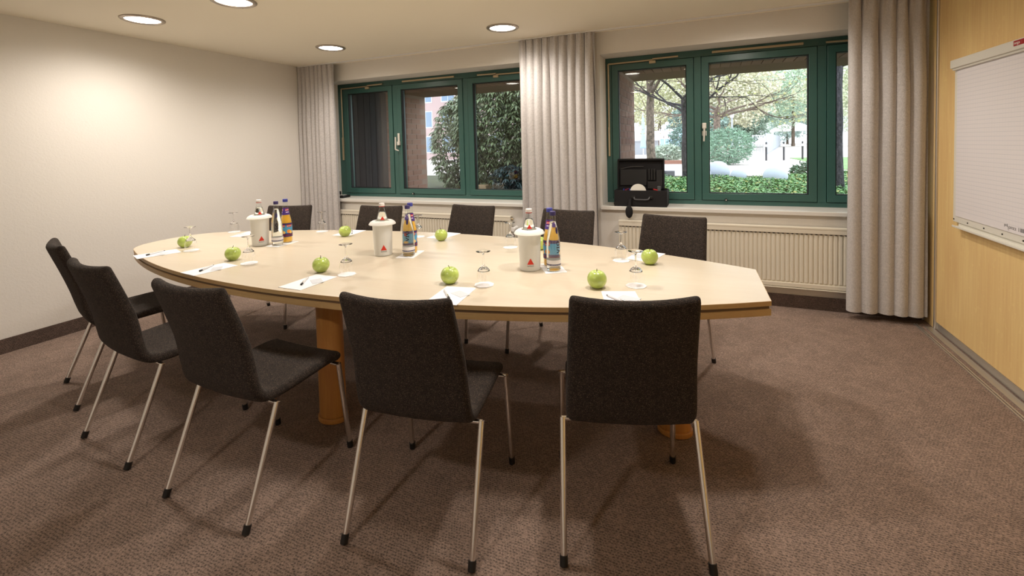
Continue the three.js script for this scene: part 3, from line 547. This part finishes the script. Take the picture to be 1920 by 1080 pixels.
const triMat = std([1, 1, 1], 0.5, { map: triTex, transparent: true, alphaTest: 0.4, side: THREE.DoubleSide });
const faceCam = (x, z) => Math.atan2(camera.position.x - x, camera.position.z - z);
function vioBottle(x, z, label, turn) {
  const t = thing('water_bottle', label, 'bottle', [x, YT + 0.0022, z], turn, 'clear printed water bottles');
  mesh('bottle', shellOf(prof.vio), M.pane, t).userData.label = 'clear glass bottle';
  mesh('water', lathe(shrink(prof.vio, 0.0014, 0.006, 0.262), 40), M.water, t);
  mesh('print', wrapLabel(prof.vio, 0.085, 0.245, -0.75, 0.75), vioMat, t).userData.label = 'dark lettering printed on the glass';
  mesh('foot_label', wrapLabel(prof.vio, 0.03, 0.062, -3.14159, 3.14159, 0.0006, 40), vioFoot, t);
  mesh('cap', capGeo(0.294, 0.0155, 0.022), M.capNavy, t);
  return t;
}
function juiceBottle(x, z, label, turn) {
  const t = thing('juice_bottle', label, 'bottle', [x, YT + 0.0022, z], turn, 'orange juice bottles');
  mesh('bottle', shellOf(prof.juice), M.pane, t).userData.label = 'clear glass bottle';
  mesh('juice', lathe(shrink(prof.juice, 0.0014, 0.006, 0.25), 40), M.juice, t);
  mesh('neck_label', wrapLabel(prof.juice, 0.205, 0.255, -3.14159, 3.14159, 0.0006, 40), juiceTop, t);
  mesh('main_label', wrapLabel(prof.juice, 0.045, 0.145, -1.9, 1.9, 0.0006, 40), juiceMain, t);
  mesh('cap', capGeo(0.298, 0.017, 0.022), M.capBlue, t);
  return t;
}
function cooler(x, z, label, bottleLabel, turn) {
  const t = thing('bottle_cooler', label, 'cooler', [x, YT, z], turn, 'white bottle coolers');
  const wall = [[0.0001, 0.002], [0.053, 0.002], [0.055, 0.006], [0.0615, 0.198], [0.0635, 0.201], [0.078, 0.196], [0.0825, 0.196], [0.0825, 0.1995], [0.075, 0.211], [0.062, 0.219], [0.049, 0.221], [0.0425, 0.219], [0.0425, 0.214], [0.056, 0.21], [0.0588, 0.195], [0.0525, 0.008], [0.0001, 0.006]];
  mesh('bucket', lathe(wall, 56), M.frosted, t).userData.label = 'frosted white plastic bucket with wide collar';
  const pr = [[0.0545, 0.0], [0.055, 0.006], [0.0615, 0.198]];
  mesh('emblem', wrapLabel(pr, 0.022, 0.078, -0.46, 0.46, 0.0006), triMat, t).userData.label = 'red triangle emblem';
  const b = thing('mineral_water_bottle', bottleLabel, 'bottle', [x, YT + 0.009, z], turn, 'mineral water bottles in the coolers');
  const p = smooth([[0.035, 0.004], [0.0365, 0.02], [0.0365, 0.15], [0.0365, 0.19], [0.034, 0.215], [0.0255, 0.25], [0.0165, 0.282], [0.0142, 0.293], [0.0142, 0.301]], 44);
  mesh('bottle', shellOf(p), M.pane, b); mesh('water', lathe(shrink(p, 0.0014, 0.006, 0.268), 40), M.water, b);
  mesh('emblem', wrapLabel(p, 0.205, 0.243, -0.62, 0.62), triMat, b).userData.label = 'red triangle emblem';
  const c = mesh('cap', capGeo(0.300, 0.0165, 0.02), M.capWhite, b); mesh('cap_ring', [lathe([[0.0168, 0.2975], [0.0176, 0.299], [0.0172, 0.3015]], 24)], M.capRed, c);
}
const napGeo = box(0.115, 0.002, 0.20, 0, 0.001, 0);
const groups = [
  ['left', [1.675, 2.01], [1.815, 1.985], [1.79, 1.885]], ['middle', [2.752, 1.99], [2.935, 1.975], [2.897, 1.895]], ['right', [3.762, 2.03], [3.893, 2.02], [3.845, 1.93]]];
groups.forEach(([n, c, v, j], i) => {
  cooler(c[0], c[1], `white frosted bottle cooler with red triangle, ${n} one on the table`, `mineral water bottle with white cap in the ${n} cooler`, faceCam(c[0], c[1]) + [0.12, 0.05, 0.05][i]);
  const nap = solo('paper_napkin', `white paper napkin under the two bottles beside the ${n} cooler`, 'napkin', napGeo, M.paper, 'napkins under the bottles'); nap.position.set((v[0] + j[0]) / 2, YT + 0.0002, (v[1] + j[1]) / 2); nap.rotation.y = [0.1, 0.25, 0.55][i];
  vioBottle(v[0], v[1], `clear printed water bottle with dark cap beside the ${n} cooler`, faceCam(v[0], v[1]) + [0.0, -0.15, 0.75][i]);
  juiceBottle(j[0], j[1], `orange juice bottle with blue cap behind the water bottle at the ${n} cooler`, faceCam(j[0], j[1]) + [0.55, 0.3, -0.3][i]);
});

// ================================================================ the garden behind the windows
const GY = 0.45, XG = [-14, 30];
const brickMats = [[0.31, 0.155, 0.11], [0.28, 0.135, 0.095], [0.34, 0.175, 0.125]].map((c) => std(c, 0.85)), mortar = std([0.33, 0.225, 0.18], 0.95);
function leafGeo(l, w, fold = 0.15) { const g = new THREE.BufferGeometry(); g.setAttribute('position', new THREE.Float32BufferAttribute([0, 0, 0, w / 2, fold * w, l * 0.42, 0, 0, l * 0.45, -w / 2, fold * w, l * 0.42, 0, -0.12 * l, l], 3)); g.setIndex([0, 1, 2, 0, 2, 3, 2, 1, 4, 3, 2, 4]); g.computeVertexNormals(); return g; }
const leafMat = (rgb) => phys(rgb, 0.5, { side: THREE.DoubleSide });
function leaves(name, geo, mat, n, place, tints, parent) {
  const im = new THREE.InstancedMesh(geo, mat, n), d = new THREE.Object3D(), c = new THREE.Color();
  for (let i = 0; i < n; i++) { place(d, i); d.updateMatrix(); im.setMatrixAt(i, d.matrix); const t = tints(i); im.setColorAt(i, c.setRGB(...t)); }
  im.name = name; im.castShadow = im.receiveShadow = true; im.userData.kind = 'stuff'; if (parent) parent.add(im); return im;
}
const pick = (r, a) => a[Math.floor(r() * a.length)];
// brick loggia around the windows
function fin(name, label, x0, x1, face) {
  const w = struct(name, [span(x0, x1, GY - 0.3, 2.6, -2.25, -0.345)], mortar, label, 'brick wall'), r = rng(Math.round(x0 * 100) + 900), gFull = box(0.022, 0.071, 0.238), gHalf = box(0.022, 0.071, 0.113);
  for (let j = 0; j < 21; j++) { let z = -0.35, k = j % 2; while (z > -2.16) { const half2 = k && z > -0.36, L = half2 ? 0.113 : 0.238; if (z - L < -2.252) break; const b = mesh('brick', half2 ? gHalf : gFull, pick(r, brickMats), w); b.position.set(face - 0.0075 + r() * 0.002, GY + 0.045 + j * 0.083, z - L / 2); z -= L + 0.012; } }
}
fin('wall_garden_left', 'brick wall jutting into the garden left of the left window', -0.5, O1[0] - 0.015, O1[0] - 0.015);
fin('wall_garden_middle', 'brick wall jutting into the garden between the windows', 3.12, O2[0] - 0.012, O2[0] - 0.012);
{
  struct('wall_garden_right', [span(6.75, 7.2, GY - 0.3, 2.6, -2.25, -0.345)], brickMats[0], 'brick wall jutting into the garden beyond the partition', 'brick wall');
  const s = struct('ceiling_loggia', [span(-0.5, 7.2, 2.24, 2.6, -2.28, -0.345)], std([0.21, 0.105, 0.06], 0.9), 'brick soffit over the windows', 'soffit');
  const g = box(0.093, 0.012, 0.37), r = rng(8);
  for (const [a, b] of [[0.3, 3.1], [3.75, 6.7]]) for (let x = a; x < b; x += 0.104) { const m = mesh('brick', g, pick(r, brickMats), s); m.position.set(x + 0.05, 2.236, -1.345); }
}
{ // dark boards on the wall beside the left sash
  const t = thing('dark_wall_boards', 'dark brown boards on the garden wall behind the left sash', 'cladding', [O1[0] - 0.0055, GY, -0.36]), dm = [[0.040, 0.024, 0.022], [0.032, 0.019, 0.019], [0.050, 0.030, 0.026]].map((c) => std(c, 0.7)), g = box(0.014, 1.76, 0.118, 0.007, 0.88, 0, 0.004);
  for (let i = 0; i < 7; i++) { const b = mesh('board', g, dm[i % 3], t); b.position.z = -0.06 - i * 0.121; }
}
// ground
{
  const n1 = lattice(512, 512, 90, 90, 201), n2 = lattice(512, 512, 10, 10, 202);
  const soil = dataTex(512, 512, (i, j, k) => { const l = 0.6 + 0.5 * n1[k] + 0.3 * n2[k]; return [62 * l, 66 * l, 40 * l]; }, [2, 2]), pave = dataTex(512, 512, (i, j, k) => { const l = 0.88 + 0.12 * n1[k] + 0.08 * n2[k]; return [224 * l, 212 * l, 208 * l]; }, [3, 3]), lawnT = dataTex(512, 512, (i, j, k) => { const l = 0.7 + 0.4 * n1[k] + 0.2 * n2[k]; return [128 * l, 160 * l, 104 * l]; }, [2, 2]);
  struct('ground_bed', [span(-12, 12, GY - 0.3, GY - 0.02, -9.2, -0.35)], std([1, 1, 1], 0.95, { map: soil }), 'planted garden bed below the windows', 'garden bed');
  struct('ground_plaza', [span(-16, 30, GY - 0.32, GY - 0.04, -95, -9.0)], std([1, 1, 1], 0.9, { map: pave }), 'pale paved plaza and path behind the ivy', 'path');
  struct('ground_lawn', [span(8.4, 26, GY - 0.3, GY - 0.015, -22, -12.2)], std([1, 1, 1], 0.95, { map: lawnT }), 'strip of pale lawn beside the plaza', 'lawn');
  const r = rng(31), g = leafGeo(0.05, 0.04, 0.2);
  const im = leaves(numbered('ivy_ground_cover'), g, leafMat([1, 1, 1]), 46000, (d) => { const x = 2.2 + r() * 7.6, z = -2.6 - r() * (6.2 + 1.3 * Math.sin(x)); d.position.set(x, GY - 0.01 + r() * 0.11 + 0.05 * Math.sin(x * 3) * Math.sin(z * 2.3), z); d.rotation.set(-0.5 + r() * 0.9, r() * 6.28, (r() - 0.5) * 0.8); d.scale.setScalar(0.7 + r() * 0.7); },
    () => { const t = r(); return t > 0.93 ? [0.42, 0.40, 0.10] : [0.10 + 0.10 * t, 0.24 + 0.16 * t, 0.075 + 0.05 * t]; }, scene);
  tag(im, 'low bright green ivy covering the ground outside the right window', 'ground cover');
}
// white balls
const ballMat = std([0.52, 0.57, 0.66], 0.5);
for (const [x, z, rad, label] of [[5.96, -6.7, 0.235, 'large white garden ball at the right in the ivy'], [5.30, -7.45, 0.175, 'smallest white garden ball between the two large ones'], [4.88, -7.95, 0.27, 'large white garden ball at the left of the ivy'], [4.50, -7.45, 0.22, 'white garden ball half hidden by the window mullion']]) {
  const b = solo('garden_ball', label, 'ball', new THREE.SphereGeometry(rad, 40, 28), ballMat, 'white garden balls'); b.position.set(x, GY + rad * 0.6, z);
}
// trees
const barkMat = (() => { const N = 256, a = lattice(N, N, 24, 10, 301), b = lattice(N, N, 60, 30, 302); const f = (k) => 0.55 + 0.5 * a[k] + 0.3 * b[k]; return [[128, 112, 100], [70, 66, 70]].map((c) => std([1, 1, 1], 0.9, { map: dataTex(N, N, (i, j, k) => c.map((v) => v * f(k)), [0.5, 0.5]), bumpMap: dataTex(N, N, (i, j, k) => [255 * b[k], 255 * b[k], 255 * b[k]], [0.5, 0.5], false), bumpScale: 0.01 })); })();
function grow(list, ends, r, p, dir, len, rad, depth, droop) {
  const pts = [p.clone()], d = dir.clone(), n = 5; let q = p.clone();
  for (let i = 0; i < n; i++) { d.add(V((r() - 0.5) * 0.5, (r() - 0.5) * 0.4 + droop, (r() - 0.5) * 0.5)).normalize(); q = q.clone().addScaledVector(d, len / n); pts.push(q); }
  const c = new THREE.CatmullRomCurve3(pts), g = new THREE.TubeGeometry(c, n * 2, rad, depth > 1 ? 7 : 4, false), P = g.attributes.position, rs = (depth > 1 ? 7 : 4) + 1;
  for (let i = 0; i <= n * 2; i++) { const m = c.getPointAt(i / (n * 2)), k = 1 - 0.55 * i / (n * 2); for (let j = 0; j < rs; j++) { const o = i * rs + j; P.setXYZ(o, m.x + (P.getX(o) - m.x) * k, m.y + (P.getY(o) - m.y) * k, m.z + (P.getZ(o) - m.z) * k); } }
  list.push(g.toNonIndexed());
  if (depth <= 0) { ends.push(q); return; }
  const kids = depth > 1 ? 3 : 2;
  for (let i = 0; i < kids; i++) { const t = 0.45 + 0.55 * (i + 1) / kids, m = c.getPointAt(t), e = d.clone().add(V((r() - 0.5) * 1.5, (r() - 0.4) * 0.7, (r() - 0.5) * 1.5)).normalize(); ends.push(m); grow(list, ends, r, m, e, len * (0.6 + r() * 0.25), rad * 0.5, depth - 1, droop); }
}
function tree(label, x, z, rad, h, limbs, seed, bark, leafN, leafRGB, leafSize, limbLen, droop = 0.02, lean = [0, 0], depth = 2) {
  const t = thing('garden_tree', label, 'tree', [x, GY - 0.05, z], 0, 'trees in the garden'), r = rng(seed);
  const pts = []; for (let i = 0; i <= 6; i++) pts.push(V(lean[0] * i / 6 + (i % 6 ? (r() - 0.5) * rad * 0.5 : 0), h * i / 6, lean[1] * i / 6));
  const c = new THREE.CatmullRomCurve3(pts), g = new THREE.TubeGeometry(c, 20, rad, 12, false), P = g.attributes.position;
  for (let i = 0; i <= 20; i++) { const m = c.getPointAt(i / 20), k = 1.0 + 0.35 * Math.exp(-i / 1.6) - 0.25 * i / 20; for (let j = 0; j < 13; j++) { const o = i * 13 + j; P.setXYZ(o, m.x + (P.getX(o) - m.x) * k, P.getY(o), m.z + (P.getZ(o) - m.z) * k); } }
  mesh('trunk', g, bark, t);
  const ends = [];
  for (let i = 0; i < limbs; i++) { const list = [], a = i / limbs * 6.283 + 0.2 + r() * 0.7, p = c.getPointAt(0.84 + 0.16 * (i % 3) / 2); grow(list, ends, r, p, V(Math.cos(a), 0.22 + r() * 0.35, Math.sin(a)).normalize(), limbLen * (0.75 + r() * 0.5), rad * 0.42, depth, droop); mesh('branch', list, bark, t); }
  if (leafN) leaves('foliage', leafGeo(leafSize, leafSize * 0.7), leafMat([1, 1, 1]), leafN, (d) => { const e = pick(r, ends); d.position.set(e.x + (r() - 0.5) * limbLen * 0.25, e.y + (r() - 0.5) * limbLen * 0.2, e.z + (r() - 0.5) * limbLen * 0.25); d.rotation.set(r() * 6.28, r() * 6.28, r() * 6.28); d.scale.setScalar(0.6 + r() * 0.8); }, () => { const k = 0.7 + r() * 0.6; return leafRGB.map((v) => v * k); }, t);
  return t;
}
tree('brown plane tree trunk with bare pollard branches behind the case', 3.19, -8.8, 0.125, 2.75, 6, 41, barkMat[0], 700, [0.38, 0.42, 0.16], 0.06, 1.55, 0.015, [0, 0], 3);
tree('dark leaning tree with bare branches at the middle mullion', 4.17, -7.6, 0.085, 2.0, 6, 52, barkMat[1], 900, [0.42, 0.42, 0.16], 0.06, 1.65, 0.03, [-0.05, 0], 3);
tree('near dark tree trunk beside the right curtain', 6.70, -4.97, 0.078, 2.6, 6, 63, barkMat[1], 900, [0.36, 0.44, 0.14], 0.06, 1.75, 0.0, [0, 0], 3);
tree('distant twin tree with bare crown behind the large bush', 5.1, -22, 0.2, 2.6, 7, 74, barkMat[0], 900, [0.46, 0.44, 0.26], 0.14, 2.2, 0.0, [0, 0], 3);
const far = [
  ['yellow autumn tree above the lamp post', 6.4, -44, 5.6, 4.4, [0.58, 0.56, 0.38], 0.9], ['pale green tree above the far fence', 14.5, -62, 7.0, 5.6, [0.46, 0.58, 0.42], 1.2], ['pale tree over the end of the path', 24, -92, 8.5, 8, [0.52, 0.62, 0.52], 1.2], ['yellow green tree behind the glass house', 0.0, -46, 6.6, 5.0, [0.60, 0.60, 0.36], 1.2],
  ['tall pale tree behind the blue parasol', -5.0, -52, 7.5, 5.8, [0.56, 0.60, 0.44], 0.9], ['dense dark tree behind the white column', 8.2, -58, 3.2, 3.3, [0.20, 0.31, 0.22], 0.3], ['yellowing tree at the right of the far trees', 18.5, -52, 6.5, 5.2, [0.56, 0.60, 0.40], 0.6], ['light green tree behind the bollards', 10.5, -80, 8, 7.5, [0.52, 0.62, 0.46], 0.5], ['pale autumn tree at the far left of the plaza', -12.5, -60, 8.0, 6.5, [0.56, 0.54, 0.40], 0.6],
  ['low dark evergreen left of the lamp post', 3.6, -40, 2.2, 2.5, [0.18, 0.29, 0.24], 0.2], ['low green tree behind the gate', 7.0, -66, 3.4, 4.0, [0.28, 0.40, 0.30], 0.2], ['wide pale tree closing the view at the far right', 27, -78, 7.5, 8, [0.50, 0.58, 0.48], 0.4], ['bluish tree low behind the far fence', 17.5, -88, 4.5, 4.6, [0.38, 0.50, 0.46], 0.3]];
far.forEach(([label, x, z, y, rad, rgb, low], i) => {
  const t = thing('garden_tree', label, 'tree', [x, GY - 0.05, z], 0, 'trees in the garden'), r = rng(500 + i);
  mesh('trunk', [cyl(V(0, 0, 0), V(0, y, 0), 0.22, 0.1, 10)], barkMat[0], t);
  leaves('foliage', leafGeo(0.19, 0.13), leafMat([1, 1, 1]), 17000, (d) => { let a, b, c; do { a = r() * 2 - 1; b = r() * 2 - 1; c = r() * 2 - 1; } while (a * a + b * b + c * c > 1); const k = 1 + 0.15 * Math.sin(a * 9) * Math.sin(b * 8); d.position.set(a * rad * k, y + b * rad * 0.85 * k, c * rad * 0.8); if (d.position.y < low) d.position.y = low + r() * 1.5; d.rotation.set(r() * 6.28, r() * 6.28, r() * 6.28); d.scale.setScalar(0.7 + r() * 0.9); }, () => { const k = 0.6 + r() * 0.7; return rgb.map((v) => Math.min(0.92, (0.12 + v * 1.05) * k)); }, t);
});
// shrubs
function shrub(label, x, z, rx, ry, rz, n, leaf, rgb, seed, y0 = 0, dir = false) {
  const t = thing('garden_shrub', label, 'shrub', [x, GY - 0.03, z], 0, 'shrubs in the garden'), r = rng(seed);
  for (let i = 0; i < 5; i++) { const a = i * 1.26; mesh('stem', [tube([V(Math.cos(a) * 0.05, 0, Math.sin(a) * 0.05), V(Math.cos(a) * rx * 0.25, ry * 0.4 + y0, Math.sin(a) * rz * 0.25), V(Math.cos(a) * rx * 0.55, ry * 0.95 + y0, Math.sin(a) * rz * 0.5)], 0.014, 8, 6)], barkMat[1], t); }
  leaves('foliage', leafGeo(leaf[0], leaf[1]), leafMat([1, 1, 1]), n, (d, i) => {
    let a, b, c; const per = dir ? 7 : 1; if (i % per === 0) { do { a = r() * 2 - 1; b = r() * 2 - 1; c = r() * 2 - 1; } while (a * a + b * b + c * c > 1); const len = Math.hypot(a, b, c), k = len > 0.01 ? Math.pow(len, 0.45) / len : 1; d.userData.c = [a * k * rx, y0 + ry + b * k * ry, c * k * rz]; }
    const q = d.userData.c; d.position.set(q[0], Math.max(0.03, q[1]), q[2]); if (dir) d.rotation.set(0.25 + r() * 0.55, (i % per) / per * 6.28 + r() * 0.4, 0, 'YXZ'); else d.rotation.set(r() * 6.28, r() * 6.28, r() * 6.28); d.scale.setScalar(0.75 + r() * 0.5);
  }, () => { const k = 0.6 + r() * 0.8; return rgb.map((v) => v * k); }, t);
}
shrub('tall rhododendron with long leaves filling the right sash of the left window', 0.25, -5.0, 0.95, 1.42, 0.8, 9500, [0.15, 0.045], [0.13, 0.17, 0.085], 71, -0.1, true);
shrub('rhododendron branches in the middle sash beside the brick wall', -0.85, -5.3, 0.68, 1.15, 0.6, 4400, [0.15, 0.045], [0.14, 0.18, 0.10], 72, -0.15, true);
shrub('rhododendron top reaching up behind the middle curtain', 1.25, -4.9, 0.7, 1.45, 0.6, 4200, [0.15, 0.045], [0.14, 0.18, 0.09], 77, 0.0, true);
shrub('tall brownish green hedge behind the rhododendron', -1.6, -9.5, 2.1, 1.7, 0.9, 9000, [0.17, 0.06], [0.17, 0.18, 0.10], 79);
shrub('low dark glossy shrub at the lower right of the left window', 0.85, -4.4, 0.42, 0.3, 0.35, 900, [0.12, 0.045], [0.025, 0.05, 0.05], 73, 0.0, true);
shrub('large blue green bush beside the paved plaza', 5.35, -15.6, 0.95, 0.72, 0.8, 3400, [0.16, 0.035], [0.24, 0.38, 0.27], 74);
shrub('rounded pale bush in front of the glass house', 2.95, -17.5, 0.62, 0.42, 0.5, 1500, [0.14, 0.06], [0.42, 0.50, 0.40], 75);
shrub('dark green leafy plant at the right edge of the ivy', 6.95, -8.6, 0.42, 0.2, 0.35, 700, [0.10, 0.045], [0.10, 0.17, 0.10], 76);
shrub('dark hedge bush behind the large blue green bush', 3.95, -19.5, 1.1, 0.95, 0.8, 2200, [0.18, 0.06], [0.13, 0.22, 0.18], 78);
// hard things of the garden
solo('planter_wall', 'low brick planter edging under the bushes', 'planter', [span(2.3, 4.3, GY - 0.06, GY + 0.12, -16.9, -16.6, 0.01)], brickMats[0]);
solo('stone_block', 'dark grey stone block in the ivy near the case', 'stone', [span(3.52, 3.80, GY - 0.03, GY + 0.13, -9.2, -8.95, 0.012)], std([0.20, 0.20, 0.22], 0.8));
solo('log_planter', 'weathered wooden trough below the rhododendron', 'planter', [span(-0.2, 0.34, GY - 0.03, GY + 0.12, -4.55, -4.3, 0.02)], std([0.25, 0.17, 0.09], 0.9));
{
  const dark = std([0.045, 0.045, 0.05], 0.5), wh = std([0.7, 0.7, 0.7], 0.5);
  [[7.10, -19.3, 'left bollard on the paved path'], [7.81, -19.4, 'middle bollard on the paved path'], [8.6, -19.8, 'right bollard on the paved path']].forEach(([x, z, label]) => { const t = thing('bollard', 'dark ' + label, 'bollard', [x, GY - 0.04, z], 0, 'bollards on the path'); mesh('post', [cyl(V(0, 0, 0), V(0, 0.62, 0), 0.04, 0.04, 14), cyl(V(0, 0.74, 0), V(0, 0.84, 0), 0.04, 0.035, 14)], dark, t); mesh('band', [cyl(V(0, 0.62, 0), V(0, 0.74, 0), 0.0405, 0.0405, 14)], wh, t); });
  const lp = thing('lamp_post', 'grey lamp post with flat round head behind the large bush', 'lamp post', [6.35, GY - 0.04, -34]);
  mesh('pole', [cyl(V(0, 0, 0), V(0, 2.65, 0), 0.09, 0.06, 12)], std([0.42, 0.44, 0.48], 0.5), lp); mesh('lantern', [cyl(V(0, 2.65, 0), V(0, 2.95, 0), 0.12, 0.16, 16)], std([0.75, 0.78, 0.8], 0.3), lp); mesh('hood', [cyl(V(0, 2.95, 0), V(0, 3.03, 0), 0.36, 0.3, 20)], std([0.5, 0.52, 0.56], 0.5), lp);
  solo('white_column', 'white square column left of the far fence', 'column', [span(7.0, 7.42, GY - 0.05, GY + 1.55, -38.7, -38.3, 0.02)], std([0.75, 0.77, 0.82], 0.6));
  const fm = std([0.50, 0.54, 0.60], 0.5), A = V(7.9, GY - 0.04, -27), B = V(13.6, GY - 0.04, -66), n = 16, f = thing('metal_fence', 'pale grey slatted metal fence running beside the path', 'fence', [0, 0, 0]);
  for (let i = 0; i <= n; i++) { const q = A.clone().lerp(B, i / n); mesh('post', [cyl(q, q.clone().add(V(0, 1.35, 0)), 0.045, 0.045, 8)], fm, f); if (i < n) { const q2 = A.clone().lerp(B, (i + 1) / n), d = q2.clone().sub(q); for (let k = 1; k < 10; k++) { const s = q.clone().addScaledVector(d, k / 10); mesh('slat', [cyl(s.clone().add(V(0, 0.15, 0)), s.clone().add(V(0, 1.25, 0)), 0.03, 0.03, 4)], fm, f); } for (const y of [0.15, 1.25]) mesh('rail', [cyl(q.clone().add(V(0, y, 0)), q2.clone().add(V(0, y, 0)), 0.03, 0.03, 5)], fm, f); } }
  const gt = thing('garden_gate', 'white framed mesh gate left of the metal fence', 'gate', [7.2, GY - 0.04, -27.3]), gw = std([0.72, 0.76, 0.80], 0.5);
  for (const x of [0, 0.62]) mesh('post', [cyl(V(x, 0, 0), V(x, 1.25, 0), 0.035, 0.035, 10)], gw, gt); for (const y of [0.1, 1.2]) mesh('rail', [cyl(V(0, y, 0), V(0.62, y, 0), 0.025, 0.025, 8)], gw, gt);
  for (let k = 1; k < 9; k++) mesh('bar', [cyl(V(k * 0.069, 0.1, 0), V(k * 0.069, 1.2, 0), 0.009, 0.009, 6)], std([0.25, 0.3, 0.34], 0.5), gt);
  // white tent roof at the end of the path
  const ten = thing('white_tent', 'white tent roof at the far end of the path', 'tent', [16.6, GY - 0.04, -80]);
  mesh('roof', [(() => { const s = new THREE.Shape(); s.moveTo(-3, 2.1); s.quadraticCurveTo(-1.5, 3.3, 0, 3.5); s.quadraticCurveTo(1.5, 3.3, 3, 2.1); s.closePath(); const g = new THREE.ExtrudeGeometry(s, { depth: 4, bevelEnabled: false }); return g.toNonIndexed(); })()], std([0.88, 0.88, 0.88], 0.7), ten);
  for (const x of [-2.8, 2.8]) mesh('leg', [cyl(V(x, 0, 4), V(x, 2.1, 4), 0.12, 0.12, 8)], gw, ten);
}
{ // glass house, white annex and folded parasol
  const wht = std([0.76, 0.80, 0.84], 0.5), tint = phys([0.42, 0.62, 0.80], 0.1, {}), dk = std([0.10, 0.13, 0.17], 0.3), t = thing('glass_house', 'white framed glass house with sloping glazed roof', 'building', [1.45, GY - 0.05, -30.5]), L = 1.95;
  mesh('back_wall', [span(0, L + 0.6, 0, 1.75, -1.4, -1.2)], brickMats[2], t);
  for (let i = 0; i <= 6; i++) { const x = L * i / 6; mesh('upright', [span(x - 0.035, x + 0.035, 0, 1.25, -0.05, 0.05)], wht, t); mesh('rafter', [cyl(V(x, 1.25, 0), V(x - 0.12, 1.95, -1.2), 0.035, 0.035, 6)], wht, t); }
  for (let i = 0; i < 6; i++) { const x = L * i / 6; mesh('pane', [span(x + 0.04, x + L / 6 - 0.04, 0.1, 0.62, -0.02, 0)], dk, t); mesh('pane', [span(x + 0.04, x + L / 6 - 0.04, 0.70, 1.18, -0.02, 0)], tint, t); const g = box(L / 6 - 0.06, 0.02, 1.36); g.rotateX(0.53); g.translate(x + L / 12 - 0.06, 1.59, -0.6); mesh('roof_pane', g, i > 3 ? tint : std([0.58, 0.68, 0.76], 0.2), t); }
  for (const y of [0.05, 0.66, 1.22]) mesh('rail', [span(0, L, y - 0.035, y + 0.035, -0.04, 0.06)], wht, t);
  const a = thing('white_annex', 'low white building behind the blue parasol', 'building', [-2.6, GY - 0.05, -33]); mesh('wall', [span(0, 3.6, 0, 1.1, -1, 0)], std([0.42, 0.46, 0.50], 0.6), a); mesh('fascia', [span(-0.1, 3.8, 1.1, 1.85, -1.1, 0.15)], std([0.84, 0.86, 0.88], 0.6), a);
  const u = thing('folded_parasol', 'folded light blue parasol beside the brown trunk', 'parasol', [1.02, GY - 0.05, -24.5]); mesh('pole', [cyl(V(0, 0, 0), V(0, 2.75, 0), 0.03, 0.03, 8)], wht, u);
  mesh('canopy', [lathe([[0.02, 2.7], [0.07, 2.4], [0.12, 1.6], [0.17, 0.75], [0.19, 0.62], [0.03, 0.66]], 9)], std([0.42, 0.64, 0.82], 0.8), u);
}
{ // pale house behind the rhododendron
  const t = thing('apartment_house', 'pale pink house seen past the brick wall through the left window', 'building', [-17.5, GY - 0.1, -27]), pink = std([0.40, 0.29, 0.28], 0.8), wht = std([0.55, 0.58, 0.62], 0.5), gl = std([0.16, 0.23, 0.32], 0.15);
  mesh('wall', [span(0, 13, 0, 6.5, -4, 0)], pink, t);
  for (let j = 0; j < 3; j++) for (let i = 0; i < 6; i++) { const x = 0.7 + i * 2.1, y = 0.7 + j * 2.0; const w = mesh('window', [span(x - 0.08, x + 1.18, y - 0.08, y + 1.28, -0.04, 0.03)], wht, t); mesh('pane', [span(x, x + 0.52, y, y + 1.2, 0.03, 0.05)], gl, w); mesh('pane', [span(x + 0.58, x + 1.1, y, y + 1.2, 0.03, 0.05)], gl, w); }
}
renderer.render(scene, camera);
